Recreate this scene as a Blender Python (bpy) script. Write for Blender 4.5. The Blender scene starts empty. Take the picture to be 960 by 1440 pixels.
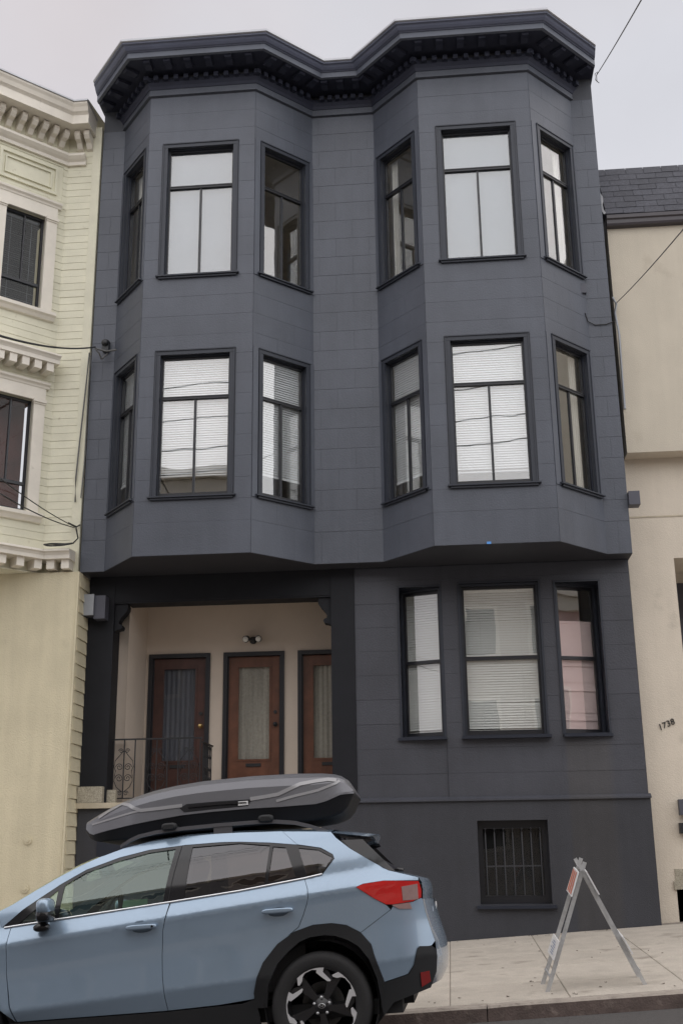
import bpy, bmesh, math, random
from mathutils import Vector, Matrix
from mathutils.geometry import delaunay_2d_cdt
random.seed(7)
R = math.radians
sc = bpy.context.scene
COL = sc.collection

# ------------------------------------------------------------------ camera
PITCH, YAW, ROLL = 0.29282, 0.088877, -0.013057
CAM = Vector((0.0, -15.2, 1.5))
cp, sp, cy, sy = math.cos(PITCH), math.sin(PITCH), math.cos(YAW), math.sin(YAW)
FW = Vector((-sy * cp, cy * cp, sp))
RT0 = Vector((cy, sy, 0)); UP0 = RT0.cross(FW)
RT = math.cos(ROLL) * RT0 + math.sin(ROLL) * UP0
UP = -math.sin(ROLL) * RT0 + math.cos(ROLL) * UP0
cam = bpy.data.cameras.new('camera')
cam.sensor_fit = 'VERTICAL'; cam.sensor_height = 36.0; cam.sensor_width = 24.0
cam.lens = 1605.4 / 1440 * 36.0
cam.clip_start = 0.1; cam.clip_end = 500
co = bpy.data.objects.new('camera', cam); COL.objects.link(co)
m = Matrix((RT, UP, -FW)).transposed().to_4x4(); m.translation = CAM
co.matrix_world = m
sc.camera = co

def at(px, py, Y):
    """point on the plane y=Y seen at a photograph pixel"""
    d = RT * ((px - 480) / 1605.4) - UP * ((py - 720) / 1605.4) + FW
    return CAM + d * ((Y - CAM.y) / d.y)

# ------------------------------------------------------------------ light
SUN_EL, SUN_AZ = R(57), R(28)          # azimuth measured from -Y (behind the camera) towards +X
w = bpy.data.worlds.new('World'); sc.world = w; w.use_nodes = True
nt = w.node_tree; nt.nodes.clear()
def N(tree, typ, **k):
    n = tree.nodes.new(typ)
    for a, b in k.items(): setattr(n, a, b)
    return n
sky = N(nt, 'ShaderNodeTexSky', sky_type='NISHITA')
sky.sun_disc = False; sky.sun_elevation = SUN_EL; sky.sun_rotation = R(180) - SUN_AZ
tc = N(nt, 'ShaderNodeTexCoord')
nz = N(nt, 'ShaderNodeTexNoise'); nz.inputs['Scale'].default_value = 1.6; nz.inputs['Detail'].default_value = 3
nt.links.new(tc.outputs['Generated'], nz.inputs['Vector'])
cr = N(nt, 'ShaderNodeMix', data_type='RGBA')
cr.inputs['A'].default_value = (4.86, 4.36, 4.36, 1); cr.inputs['B'].default_value = (4.72, 4.72, 5.0, 1)
mr = N(nt, 'ShaderNodeMapRange'); mr.inputs['From Min'].default_value = .38; mr.inputs['From Max'].default_value = .62
nt.links.new(nz.outputs['Fac'], mr.inputs['Value']); nt.links.new(mr.outputs['Result'], cr.inputs['Factor'])
mx = N(nt, 'ShaderNodeMix', data_type='RGBA'); mx.inputs['Factor'].default_value = .93
nz2 = N(nt, 'ShaderNodeTexNoise'); nz2.inputs['Scale'].default_value = 5.0; nz2.inputs['Detail'].default_value = 5
nt.links.new(tc.outputs['Generated'], nz2.inputs['Vector'])
mr2 = N(nt, 'ShaderNodeMapRange'); mr2.inputs['From Min'].default_value = .3; mr2.inputs['From Max'].default_value = .7
mr2.inputs['To Min'].default_value = .97; mr2.inputs['To Max'].default_value = 1.07
nt.links.new(nz2.outputs['Fac'], mr2.inputs['Value'])
cl = N(nt, 'ShaderNodeVectorMath', operation='SCALE'); nt.links.new(cr.outputs['Result'], cl.inputs[0]); nt.links.new(mr2.outputs['Result'], cl.inputs['Scale'])
nt.links.new(sky.outputs['Color'], mx.inputs['A']); nt.links.new(cl.outputs['Vector'], mx.inputs['B'])
bg = N(nt, 'ShaderNodeBackground'); bg.inputs['Strength'].default_value = .082
wo = N(nt, 'ShaderNodeOutputWorld')
nt.links.new(mx.outputs['Result'], bg.inputs['Color']); nt.links.new(bg.outputs['Background'], wo.inputs['Surface'])
sl = bpy.data.lights.new('sun', 'SUN'); sl.energy = 1.5; sl.angle = R(128); sl.color = (1, .988, .968)
so = bpy.data.objects.new('sun', sl); COL.objects.link(so)
sd = Vector((math.sin(SUN_AZ) * math.cos(SUN_EL), -math.cos(SUN_AZ) * math.cos(SUN_EL), math.sin(SUN_EL)))
so.rotation_euler = sd.to_track_quat('Z', 'Y').to_euler(); so.location = (2, -8, 30)
sc.view_settings.view_transform = 'Standard'; sc.view_settings.look = 'None'
sc.view_settings.exposure = 0.88; sc.view_settings.gamma = 1.0; sc.view_settings.use_curve_mapping = False

# ------------------------------------------------------------------ materials
def mat(name, col, rough=.6, metal=0, spec=.5, var=.08, scale=2.0, bump=0, bscale=60, rand=0, coat=0,
        streak=0, patch=False, dirt=None, grain=0, gscale=160, transl=0):
    ma = bpy.data.materials.new(name); ma.use_nodes = True
    t = ma.node_tree; b = t.nodes['Principled BSDF']
    b.inputs['Roughness'].default_value = rough; b.inputs['Metallic'].default_value = metal
    b.inputs['Specular IOR Level'].default_value = spec
    b.inputs['Coat Weight'].default_value = coat; b.inputs['Coat Roughness'].default_value = .03
    g = N(t, 'ShaderNodeNewGeometry')
    n1 = N(t, 'ShaderNodeTexNoise'); n1.inputs['Scale'].default_value = scale; n1.inputs['Detail'].default_value = 6
    n1.inputs['Roughness'].default_value = .62
    t.links.new(g.outputs['Position'], n1.inputs['Vector'])
    r1 = N(t, 'ShaderNodeMapRange'); r1.inputs['From Min'].default_value = .28; r1.inputs['From Max'].default_value = .72
    r1.inputs['To Min'].default_value = 1 - var; r1.inputs['To Max'].default_value = 1 + var
    t.links.new(n1.outputs['Fac'], r1.inputs['Value'])
    fac = r1.outputs['Result']
    def mul(a, bb):
        mm = N(t, 'ShaderNodeMath', operation='MULTIPLY'); t.links.new(a, mm.inputs[0]); t.links.new(bb, mm.inputs[1])
        return mm.outputs[0]
    if streak:
        mp = N(t, 'ShaderNodeMapping'); mp.inputs['Scale'].default_value = (7, 7, .5)
        t.links.new(g.outputs['Position'], mp.inputs['Vector'])
        n2 = N(t, 'ShaderNodeTexNoise'); n2.inputs['Scale'].default_value = 1.2; n2.inputs['Detail'].default_value = 4
        t.links.new(mp.outputs['Vector'], n2.inputs['Vector'])
        r2 = N(t, 'ShaderNodeMapRange'); r2.inputs['From Min'].default_value = .35; r2.inputs['From Max'].default_value = .7
        r2.inputs['To Min'].default_value = 1 + streak * .3; r2.inputs['To Max'].default_value = 1 - streak
        t.links.new(n2.outputs['Fac'], r2.inputs['Value']); fac = mul(fac, r2.outputs['Result'])
    if grain:
        n5 = N(t, 'ShaderNodeTexNoise'); n5.inputs['Scale'].default_value = gscale; n5.inputs['Detail'].default_value = 2
        t.links.new(g.outputs['Position'], n5.inputs['Vector'])
        r5 = N(t, 'ShaderNodeMapRange'); r5.inputs['From Min'].default_value = .3; r5.inputs['From Max'].default_value = .7
        r5.inputs['To Min'].default_value = 1 - grain; r5.inputs['To Max'].default_value = 1 + grain
        t.links.new(n5.outputs['Fac'], r5.inputs['Value']); fac = mul(fac, r5.outputs['Result'])
    if rand:
        oi = N(t, 'ShaderNodeObjectInfo')
        r3 = N(t, 'ShaderNodeMapRange'); r3.inputs['To Min'].default_value = 1 - rand; r3.inputs['To Max'].default_value = 1 + rand
        t.links.new(oi.outputs['Random'], r3.inputs['Value']); fac = mul(fac, r3.outputs['Result'])
    vm = N(t, 'ShaderNodeVectorMath', operation='SCALE'); t.links.new(fac, vm.inputs['Scale'])
    base = None
    if dirt:                                   # blotches of another colour
        n4 = N(t, 'ShaderNodeTexNoise'); n4.inputs['Scale'].default_value = dirt[1]; n4.inputs['Detail'].default_value = 8
        t.links.new(g.outputs['Position'], n4.inputs['Vector'])
        r4 = N(t, 'ShaderNodeMapRange'); r4.inputs['From Min'].default_value = dirt[2]; r4.inputs['From Max'].default_value = dirt[2] + .16
        t.links.new(n4.outputs['Fac'], r4.inputs['Value'])
        md = N(t, 'ShaderNodeMix', data_type='RGBA'); md.inputs['A'].default_value = (*col, 1); md.inputs['B'].default_value = (*dirt[0], 1)
        t.links.new(r4.outputs['Result'], md.inputs['Factor']); base = md.outputs['Result']
    if patch:                                  # rectangle of touch-up paint low on the wall
        sx = N(t, 'ShaderNodeSeparateXYZ'); t.links.new(g.outputs['Position'], sx.inputs[0])
        def step(sock, a, bb):
            r = N(t, 'ShaderNodeMapRange'); r.inputs['From Min'].default_value = a; r.inputs['From Max'].default_value = bb
            t.links.new(sock, r.inputs['Value']); return r.outputs['Result']
        k = mul(mul(step(sx.outputs['X'], 1.52, 1.56), step(sx.outputs['X'], 2.16, 2.06)), step(sx.outputs['Z'], 2.95, 2.88))
        md = N(t, 'ShaderNodeMix', data_type='RGBA'); md.inputs['A'].default_value = (*col, 1)
        md.inputs['B'].default_value = (col[0] * 1.15, col[1] * 1.08, col[2] * .96, 1)
        t.links.new(k, md.inputs['Factor']); base = md.outputs['Result']
    if base is None:
        vm.inputs[0].default_value = col
    else:
        t.links.new(base, vm.inputs[0])
    t.links.new(vm.outputs['Vector'], b.inputs['Base Color'])
    if bump:
        n3 = N(t, 'ShaderNodeTexNoise'); n3.inputs['Scale'].default_value = bscale; n3.inputs['Detail'].default_value = 4
        t.links.new(g.outputs['Position'], n3.inputs['Vector'])
        bp = N(t, 'ShaderNodeBump'); bp.inputs['Strength'].default_value = bump; bp.inputs['Distance'].default_value = .01
        t.links.new(n3.outputs['Fac'], bp.inputs['Height']); t.links.new(bp.outputs['Normal'], b.inputs['Normal'])
    if transl:
        tl = N(t, 'ShaderNodeBsdfTranslucent'); t.links.new(vm.outputs['Vector'], tl.inputs['Color'])
        ms = N(t, 'ShaderNodeMixShader'); ms.inputs['Fac'].default_value = transl
        t.links.new(b.outputs[0], ms.inputs[1]); t.links.new(tl.outputs[0], ms.inputs[2])
        t.links.new(ms.outputs[0], t.nodes['Material Output'].inputs['Surface'])
    return ma

def glass(name, f0=.09, tint=(.975, .985, .98), rough=0.0, wav=.05, gcol=(1, 1, 1)):
    ma = bpy.data.materials.new(name); ma.use_nodes = True
    t = ma.node_tree; t.nodes.clear()
    lw = N(t, 'ShaderNodeLayerWeight'); lw.inputs['Blend'].default_value = .5
    pw = N(t, 'ShaderNodeMath', operation='POWER'); pw.inputs[1].default_value = 5
    t.links.new(lw.outputs['Facing'], pw.inputs[0])
    mr = N(t, 'ShaderNodeMapRange'); mr.inputs['To Min'].default_value = f0
    t.links.new(pw.outputs[0], mr.inputs['Value'])
    tr = N(t, 'ShaderNodeBsdfTransparent'); tr.inputs['Color'].default_value = (*tint, 1)
    gl = N(t, 'ShaderNodeBsdfGlossy'); gl.inputs['Roughness'].default_value = rough; gl.inputs['Color'].default_value = (*gcol, 1)
    g = N(t, 'ShaderNodeNewGeometry')          # old panes: very slight waviness
    n3 = N(t, 'ShaderNodeTexNoise'); n3.inputs['Scale'].default_value = 2.2; n3.inputs['Detail'].default_value = 1
    t.links.new(g.outputs['Position'], n3.inputs['Vector'])
    bp = N(t, 'ShaderNodeBump'); bp.inputs['Strength'].default_value = wav; bp.inputs['Distance'].default_value = .02
    t.links.new(n3.outputs['Fac'], bp.inputs['Height']); t.links.new(bp.outputs['Normal'], gl.inputs['Normal'])
    mi = N(t, 'ShaderNodeMixShader'); o = N(t, 'ShaderNodeOutputMaterial')
    t.links.new(mr.outputs['Result'], mi.inputs['Fac']); t.links.new(tr.outputs[0], mi.inputs[1]); t.links.new(gl.outputs[0], mi.inputs[2])
    t.links.new(mi.outputs[0], o.inputs['Surface'])
    return ma

M = {}
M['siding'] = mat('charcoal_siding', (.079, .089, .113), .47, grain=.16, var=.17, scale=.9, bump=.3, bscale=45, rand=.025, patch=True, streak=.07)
M['siding_shaded'] = mat('charcoal_shaded_siding', (.057, .060, .074), .55, grain=.16, var=.16, scale=1.0, bump=.3, bscale=45, rand=.025, patch=True, streak=.07)  # deeper charcoal; part of the shade below the bays is in this colour
M['soffit'] = mat('charcoal_soffit_shaded', (.034, .035, .043), .6, var=.1)  # charcoal darkened to carry the shade on the undersides of the bays
M['porchtrim'] = mat('black_porch_paint', (.014, .015, .019), .6, spec=.25, var=.12, scale=4)
M['backing'] = mat('charcoal_backing', (.064, .069, .083), .7)
M['stucco_dark'] = mat('charcoal_base_paint', (.039, .041, .050), .6, grain=.14, gscale=120, var=.16, scale=1.1, bump=.35, bscale=70, patch=True, streak=.08)
M['trim'] = mat('charcoal_trim', (.022, .026, .039), .45, spec=.35, var=.12, bump=.1, bscale=30)
M['casing'] = mat('charcoal_window_casing', (.031, .036, .049), .45, spec=.4, var=.12, grain=.08)
M['sash'] = mat('black_sash', (.016, .017, .022), .35, var=.1)
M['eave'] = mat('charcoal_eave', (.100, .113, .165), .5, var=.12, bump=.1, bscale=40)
M['eaveshade'] = mat('charcoal_eave_shaded', (.028, .032, .052), .6, spec=.3, var=.15, bump=.1, bscale=40)  # same eave paint, with the shade under the cornice put into its colour
M['flash'] = mat('cornice_flashing', (.40, .41, .44), .4, metal=.3, var=.12)
M['glass'] = glass('window_glass', .14)
M['glass_dim'] = glass('shaded_window_glass', .014)
M['glass_up'] = glass('upper_window_glass', .13)
M['blind'] = mat('white_blind', (.90, .90, .88), .5, var=.03)
M['blindup'] = mat('upper_white_blind', (.74, .75, .77), .5, var=.05)
M['bars'] = mat('dark_window_bars', (.038, .039, .045), .5)
M['shade'] = mat('grey_roller_shade', (.40, .46, .55), .8, var=.08, scale=.8, transl=.6)
M['pinkshade'] = mat('pink_fabric_shade', (.90, .72, .71), .8, var=.05)
M['room'] = mat('interior_plaster', (.86, .80, .71), .8, var=.04)
M['porch'] = mat('porch_plaster', (.62, .535, .455), .8, var=.05, scale=2, bump=.15, bscale=80)
M['door'] = mat('varnished_redwood', (.150, .060, .034), .36, var=.30, scale=5, streak=.25)
M['doordark'] = mat('dark_varnished_wood', (.075, .032, .025), .34, var=.3, scale=5, streak=.25)
M['lace'] = mat('lace_curtain', (.36, .33, .29), .9, var=.16, scale=30, streak=.22)
M['iron'] = mat('black_iron', (.018, .019, .022), .45)
M['brass'] = mat('brass', (.75, .55, .25), .25, metal=1)
M['granite'] = mat('speckled_stone', (.36, .33, .26), .7, var=.5, scale=60)
M['ledge'] = mat('cream_ledge', (.50, .44, .33), .7, var=.15, scale=8)
M['clap'] = mat('pale_yellow_clapboard', (.69, .67, .53), .55, var=.08, scale=3, rand=.03, bump=.15, bscale=50, dirt=((.40, .36, .25), 9, .66))
M['cream'] = mat('cream_trim', (.76, .715, .63), .5, var=.07, scale=4, dirt=((.45, .42, .35), 7, .68))
M['ystucco'] = mat('yellow_stucco', (.645, .585, .42), .8, var=.08, scale=1.4, bump=.6, bscale=55, grain=.07, streak=.06, dirt=((.47, .42, .29), 1.7, .66))
M['rstucco'] = mat('tan_stucco', (.56, .51, .42), .85, grain=.06, var=.07, scale=1.2, bump=.5, bscale=70, streak=.03, dirt=((.46, .41, .33), 2.1, .63))
M['rstucco_lit'] = mat('tan_stucco_lightened', (.68, .61, .51), .85, grain=.06, var=.07, scale=1.2, bump=.5, bscale=70, streak=.03, dirt=((.50, .45, .37), 2.1, .63))  # lighter copy of the tan stucco, its colour offsetting the recess shade
M['shingle'] = mat('asphalt_shingle', (.060, .062, .076), .8, var=.22, scale=22, rand=.14, grain=.25, gscale=90, bump=.6, bscale=120)
M['dark'] = mat('shadowed_dark', (.012, .012, .014), .8)
M['slab'] = mat('concrete_slab', (.475, .43, .37), .85, grain=.16, gscale=110, var=.16, scale=2.6, bump=.5, bscale=90, rand=.06, dirt=((.25, .22, .185), 2.6, .57))
M['joint'] = mat('slab_joint', (.25, .22, .19), .9)
M['kerb'] = mat('kerb_concrete', (.33, .29, .25), .85, var=.2, scale=9, bump=.6, bscale=60, dirt=((.17, .14, .12), 12, .55))
M['kerbred'] = mat('kerb_worn_red', (.120, .090, .080), .85, var=.3, scale=9, bump=.6, bscale=60, dirt=((.20, .16, .14), 14, .58))
M['asphalt'] = mat('asphalt', (.075, .070, .068), .9, var=.25, scale=30, bump=.8, bscale=150)
M['litter'] = mat('leaf_litter', (.07, .05, .035), .8, var=.4, scale=30)
M['earth'] = mat('ground_earth', (.15, .14, .12), .9)
M['steel'] = mat('galvanised_steel', (.60, .61, .62), .42, metal=.6, var=.18, scale=14)
M['white'] = mat('white_sheeting', (.80, .80, .80), .45, var=.03)
M['orange'] = mat('orange_sheeting', (.66, .17, .09), .5, var=.06)
M['inkblue'] = mat('faded_blue_ink', (.34, .38, .50), .6)
M['ink'] = mat('black_ink', (.02, .02, .02), .6)
M['cable'] = mat('black_cable', (.02, .02, .02), .6)
M['cablegrey'] = mat('grey_cable', (.12, .12, .12), .6)
M['greybox'] = mat('grey_metal_box', (.33, .35, .38), .45, metal=.2, var=.05)
M['gutter'] = mat('dark_gutter', (.055, .048, .055), .4)
M['flashwhite'] = mat('pale_flashing', (.55, .56, .58), .5, var=.2)
M['blindgrey'] = mat('grey_blind', (.20, .22, .25), .6)
M['roomdark'] = mat('dark_room', (.05, .055, .065), .8)
M['roomred'] = mat('dark_red_room', (.10, .035, .03), .8, var=.4, scale=3)
M['darkbox'] = mat('dark_grey_box', (.075, .078, .10), .5)
M['tape'] = mat('blue_tape', (.10, .32, .75), .6)
M['lens'] = mat('lamp_lens', (.75, .74, .70), .2)
M['fascia'] = mat('cornice_fascia', (.105, .118, .150), .5, var=.12, grain=.08)
M['pinkhouse'] = mat('pink_stucco', (.68, .48, .45), .8, var=.05)
M['oppcream'] = mat('opposite_cream', (.55, .49, .42), .8, var=.06)
M['oppgrey'] = mat('opposite_grey', (.34, .33, .33), .8, var=.06)
M['curtain'] = mat('white_curtain', (.70, .68, .64), .9, var=.1, streak=.25)
# car
M['paint'] = mat('pale_blue_metallic', (.285, .380, .490), .27, metal=.40, var=.05, scale=400, coat=.8, dirt=((.265, .355, .455), 3, .56))
M['paintshade'] = mat('handle_recess_shade', (.10, .145, .20), .3, metal=.4, coat=.5)  # body paint darkened; the shade behind the handles is put into the colour
M['railmat'] = mat('satin_roof_rail', (.10, .10, .11), .4, metal=.3)
M['plastic'] = mat('black_plastic', (.018, .019, .021), .6, spec=.35, var=.1, bump=.15, bscale=260)
M['gloss'] = mat('gloss_black', (.012, .012, .014), .15)
M['chrome'] = mat('chrome_strip', (.85, .87, .90), .22, metal=.75, var=.01)
M['tyre'] = mat('tyre_rubber', (.020, .020, .021), .75, var=.1, bump=.2, bscale=90)
M['alloy'] = mat('machined_alloy', (.66, .67, .69), .32, metal=.35, var=.03)
M['alloyblk'] = mat('black_alloy', (.014, .014, .016), .3)
M['redlens'] = mat('red_lens', (.58, .016, .014), .12, coat=.6, var=.05)
M['clearlens'] = mat('clear_lens', (.34, .22, .21), .12, coat=.6, var=.08, scale=30)
M['reddark'] = mat('dark_red_reflector', (.22, .02, .02), .25)
M['cglass'] = glass('car_glass', .125, (.72, .84, .78), wav=.0, gcol=(.88, 1, .93))
M['cprivacy'] = glass('car_privacy_glass', .10, (.20, .18, .18), wav=.0, gcol=(.98, .97, 1))
M['seat'] = mat('black_seat_cloth', (.03, .03, .032), .8, bump=.3, bscale=200)
M['cabin'] = mat('grey_cabin_trim', (.30, .30, .29), .8)
M['card'] = mat('green_card', (.35, .62, .42), .7)
M['boxlid'] = mat('grey_roof_box_shell', (.150, .152, .166), .33, metal=.4, var=.05, scale=200, bump=.06, bscale=300)
M['boxrib'] = mat('light_grey_roof_box_rib', (.30, .30, .31), .36, metal=.3, var=.04)
M['boxbase'] = mat('black_roof_box_base', (.010, .010, .012), .6, spec=.25, var=.1, bump=.1, bscale=200)

# ------------------------------------------------------------------ mesh helpers
ORG = {}
def thing(name, label, cat, loc=(0, 0, 0), group=None, mtx=None):
    o = bpy.data.objects.new(name, None); COL.objects.link(o)
    o.empty_display_size = .2
    if mtx is not None:
        o.matrix_world = mtx; ORG[o.name] = Vector((0, 0, 0))
    else:
        o.location = loc; ORG[o.name] = Vector(loc)
    o['label'] = label; o['category'] = cat
    if group: o['group'] = group
    return o
def tag(o, label, cat, group=None):
    o['label'] = label; o['category'] = cat
    if group: o['group'] = group
    return o
def org(p):
    while p.parent is not None: p = p.parent
    return ORG.get(p.name, Vector((0, 0, 0)))

class MB:
    def __init__(s, mtx=None):
        s.v = []; s.f = []; s.mi = []; s.sm = []; s.m = mtx
    def add(s, vs, fs, smooth=False, mi=0, mtx=None):
        b = len(s.v); mm = mtx if mtx is not None else s.m
        for p in vs:
            p = Vector(p)
            s.v.append(mm @ p if mm is not None else p)
        for f in fs:
            s.f.append([b + i for i in f]); s.mi.append(mi); s.sm.append(smooth)
        return s
    def box(s, x0, x1, y0, y1, z0, z1, mi=0, mtx=None):
        vs = [(x, y, z) for x in (x0, x1) for y in (y0, y1) for z in (z0, z1)]
        return s.add(vs, [(0, 1, 3, 2), (4, 6, 7, 5), (0, 4, 5, 1), (2, 3, 7, 6), (0, 2, 6, 4), (1, 5, 7, 3)], mi=mi, mtx=mtx)
    def prism(s, poly, fn, d0, d1, mi=0, smooth=False):
        """poly: 2d outline, fn(a,b,d)->3d"""
        n = len(poly)
        vs = [fn(a, b, d0) for a, b in poly] + [fn(a, b, d1) for a, b in poly]
        s.add(vs, [tuple(range(n)), tuple(range(2 * n - 1, n - 1, -1))], mi=mi)
        s.add(vs, [(i, i + n, (i + 1) % n + n, (i + 1) % n) for i in range(n)], mi=mi, smooth=smooth)
        return s
    def tube(s, pts, r, n=6, closed=False, mi=0):
        pts = [Vector(p) for p in pts]; k = len(pts); rings = []
        for i, p in enumerate(pts):
            a = pts[i - 1] if (i or closed) else p
            c = pts[(i + 1) % k] if (i < k - 1 or closed) else p
            t = (c - a).normalized()
            q = t.cross(Vector((0, 0, 1)))
            if q.length < 1e-3: q = t.cross(Vector((0, 1, 0)))
            q.normalize(); u = q.cross(t)
            rr = r[i] if isinstance(r, (list, tuple)) else r
            rings.append([p + (q * math.cos(2 * math.pi * j / n) + u * math.sin(2 * math.pi * j / n)) * rr for j in range(n)])
        vs = [v for rg in rings for v in rg]; fs = []
        for i in range(k if closed else k - 1):
            i2 = (i + 1) % k
            for j in range(n):
                fs.append((i * n + j, i * n + (j + 1) % n, i2 * n + (j + 1) % n, i2 * n + j))
        s.add(vs, fs, smooth=True, mi=mi)
        if not closed:
            s.add(rings[0], [tuple(range(n))], mi=mi); s.add(rings[-1], [tuple(range(n - 1, -1, -1))], mi=mi)
        return s
    def grid(s, fn, nu, nv, mi=0, smooth=True, wrap=False):
        vs = [fn(i / nu, j / nv) for i in range(nu + 1) for j in range(nv + 1)]
        fs = [(i * (nv + 1) + j, (i + 1) * (nv + 1) + j, (i + 1) * (nv + 1) + j + 1, i * (nv + 1) + j + 1) for i in range(nu) for j in range(nv)]
        return s.add(vs, fs, smooth=smooth, mi=mi)
    def lathe(s, prof, fn, n=40, mi=0, smooth=True):
        """prof: (radius, depth); fn(x, y, d) -> 3d"""
        vs = [fn(r * math.cos(2 * math.pi * j / n), r * math.sin(2 * math.pi * j / n), d) for r, d in prof for j in range(n)]
        fs = [(i * n + j, i * n + (j + 1) % n, (i + 1) * n + (j + 1) % n, (i + 1) * n + j) for i in range(len(prof) - 1) for j in range(n)]
        return s.add(vs, fs, smooth=smooth, mi=mi)
    def blob(s, c, r, e=.6, n=14, mtx=None, mi=0):
        """superellipsoid"""
        def pw(a): return math.copysign(abs(a) ** e, a)
        c = Vector(c); vs = []; fs = []
        for i in range(n + 1):
            th = -math.pi / 2 + math.pi * i / n
            for j in range(2 * n):
                ph = math.pi * j / n
                q = Vector((pw(math.cos(th)) * pw(math.cos(ph)) * r[0], pw(math.cos(th)) * pw(math.sin(ph)) * r[1], pw(math.sin(th)) * r[2]))
                vs.append(c + (mtx @ q if mtx is not None else q))
        k = 2 * n
        for i in range(n):
            for j in range(k): fs.append((i * k + j, i * k + (j + 1) % k, (i + 1) * k + (j + 1) % k, (i + 1) * k + j))
        return s.add(vs, fs, smooth=True, mi=mi)
    def build(s, name, mats, parent=None, kind=None, label=None, fix=True):
        me = bpy.data.meshes.new(name)
        og = org(parent) if parent is not None else Vector((0, 0, 0))
        if parent is None and s.v:
            xs = [p.x for p in s.v]; ys = [p.y for p in s.v]; zs = [p.z for p in s.v]
            og = Vector(((min(xs) + max(xs)) / 2, (min(ys) + max(ys)) / 2, min(zs)))
        me.from_pydata([tuple(p - og) for p in s.v], [], s.f)
        if not isinstance(mats, (list, tuple)): mats = [mats]
        for a in mats: me.materials.append(M[a])
        me.polygons.foreach_set('material_index', s.mi); me.polygons.foreach_set('use_smooth', s.sm)
        if fix:
            bm = bmesh.new(); bm.from_mesh(me)
            bmesh.ops.recalc_face_normals(bm, faces=bm.faces); bm.to_mesh(me); bm.free()
        me.update()
        o = bpy.data.objects.new(name, me); COL.objects.link(o)
        if parent is not None: o.parent = parent
        else: o.location = og; ORG[o.name] = og
        if kind: o['kind'] = kind
        if label: o['label'] = label
        return o

def cells(x0, x1, z0, z1, holes):
    """rectangle minus rectangles -> list of small rectangles"""
    xs = sorted({x0, x1, *[min(max(h[0], x0), x1) for h in holes], *[min(max(h[1], x0), x1) for h in holes]})
    zs = sorted({z0, z1, *[min(max(h[2], z0), z1) for h in holes], *[min(max(h[3], z0), z1) for h in holes]})
    out = []
    for i in range(len(xs) - 1):
        for j in range(len(zs) - 1):
            a, b, c, d = xs[i], xs[i + 1], zs[j], zs[j + 1]
            if b - a < 1e-5 or d - c < 1e-5: continue
            mx_, mz_ = (a + b) / 2, (c + d) / 2
            if not any(h[0] < mx_ < h[1] and h[2] < mz_ < h[3] for h in holes): out.append((a, b, c, d))
    return out
def groups(cs):
    left = list(cs); out = []
    while left:
        st = [left.pop()]; g = []
        while st:
            a = st.pop(); g.append(a)
            for b in left[:]:
                touch = (abs(a[1] - b[0]) < 1e-6 or abs(a[0] - b[1]) < 1e-6) and min(a[3], b[3]) - max(a[2], b[2]) > 1e-4 or \
                        (abs(a[3] - b[2]) < 1e-6 or abs(a[2] - b[3]) < 1e-6) and min(a[1], b[1]) - max(a[0], b[0]) > 1e-4
                if touch: left.remove(b); st.append(b)
        out.append(g)
    return out
def frame(P, Q):
    """wall frame: x along the wall left to right seen from outside, y into the wall, z up"""
    P = Vector((P[0], P[1], 0)); Q = Vector((Q[0], Q[1], 0)); d = (Q - P).normalized()
    n = Vector((-d.y, d.x, 0))
    mm = Matrix((d, n, Vector((0, 0, 1)))).transposed().to_4x4(); mm.translation = P
    return mm, (Q - P).length
def wall_sheet(mtx, L, z0, z1, holes, name, ma, parent, depth=.14, x0=0, kind=None):
    b = MB(mtx)
    for a, bb, c, d in cells(x0, L, z0, z1, holes):
        b.add([(a, 0, c), (bb, 0, c), (bb, 0, d), (a, 0, d)], [(0, 1, 2, 3)])
    for h in holes:
        for p, q in (((h[0], h[2]), (h[0], h[3])), ((h[1], h[3]), (h[1], h[2])), ((h[0], h[3]), (h[1], h[3])), ((h[1], h[2]), (h[0], h[2]))):
            b.add([(p[0], 0, p[1]), (q[0], 0, q[1]), (q[0], depth, q[1]), (p[0], depth, p[1])], [(0, 1, 2, 3)])
    return b.build(name, ma, parent, kind=kind, fix=False)
def siding(mtx, L, zs, holes, cuts, name, ma, parent, gap=.0015, th=.005, tilt=.0014, ends=(.001, .001), jit=.0007):
    """one object per panel; zs: row boundaries going down, cuts(i): joints along the row"""
    n = 0
    for i in range(len(zs) - 1):
        zt, zb = zs[i] - gap / 2, zs[i + 1] + gap / 2
        xs = [0 + ends[0]] + sorted(cuts(i)) + [L - ends[1]]
        for k in range(len(xs) - 1):
            xa = xs[k] + (gap / 2 if k else 0); xb = xs[k + 1] - (gap / 2 if k < len(xs) - 2 else 0)
            for g in groups(cells(xa, xb, zb, zt, holes)):
                if sum((c[1] - c[0]) * (c[3] - c[2]) for c in g) < .0035: continue
                b = MB(mtx); j = random.uniform(-jit, jit)
                for a, bb, c, d in g:
                    dt = -(th + j + tilt * (zt - d) / (zt - zb)); db = -(th + j + tilt * (zt - c) / (zt - zb))
                    b.add([(a, dt, d), (bb, dt, d), (bb, db, c), (a, db, c), (a, .001, d), (bb, .001, d), (bb, .001, c), (a, .001, c)],
                          [(0, 3, 2, 1), (0, 1, 5, 4), (2, 3, 7, 6), (1, 2, 6, 5), (3, 0, 4, 7)])
                b.build(name, ma, parent, fix=False); n += 1
    return n
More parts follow.
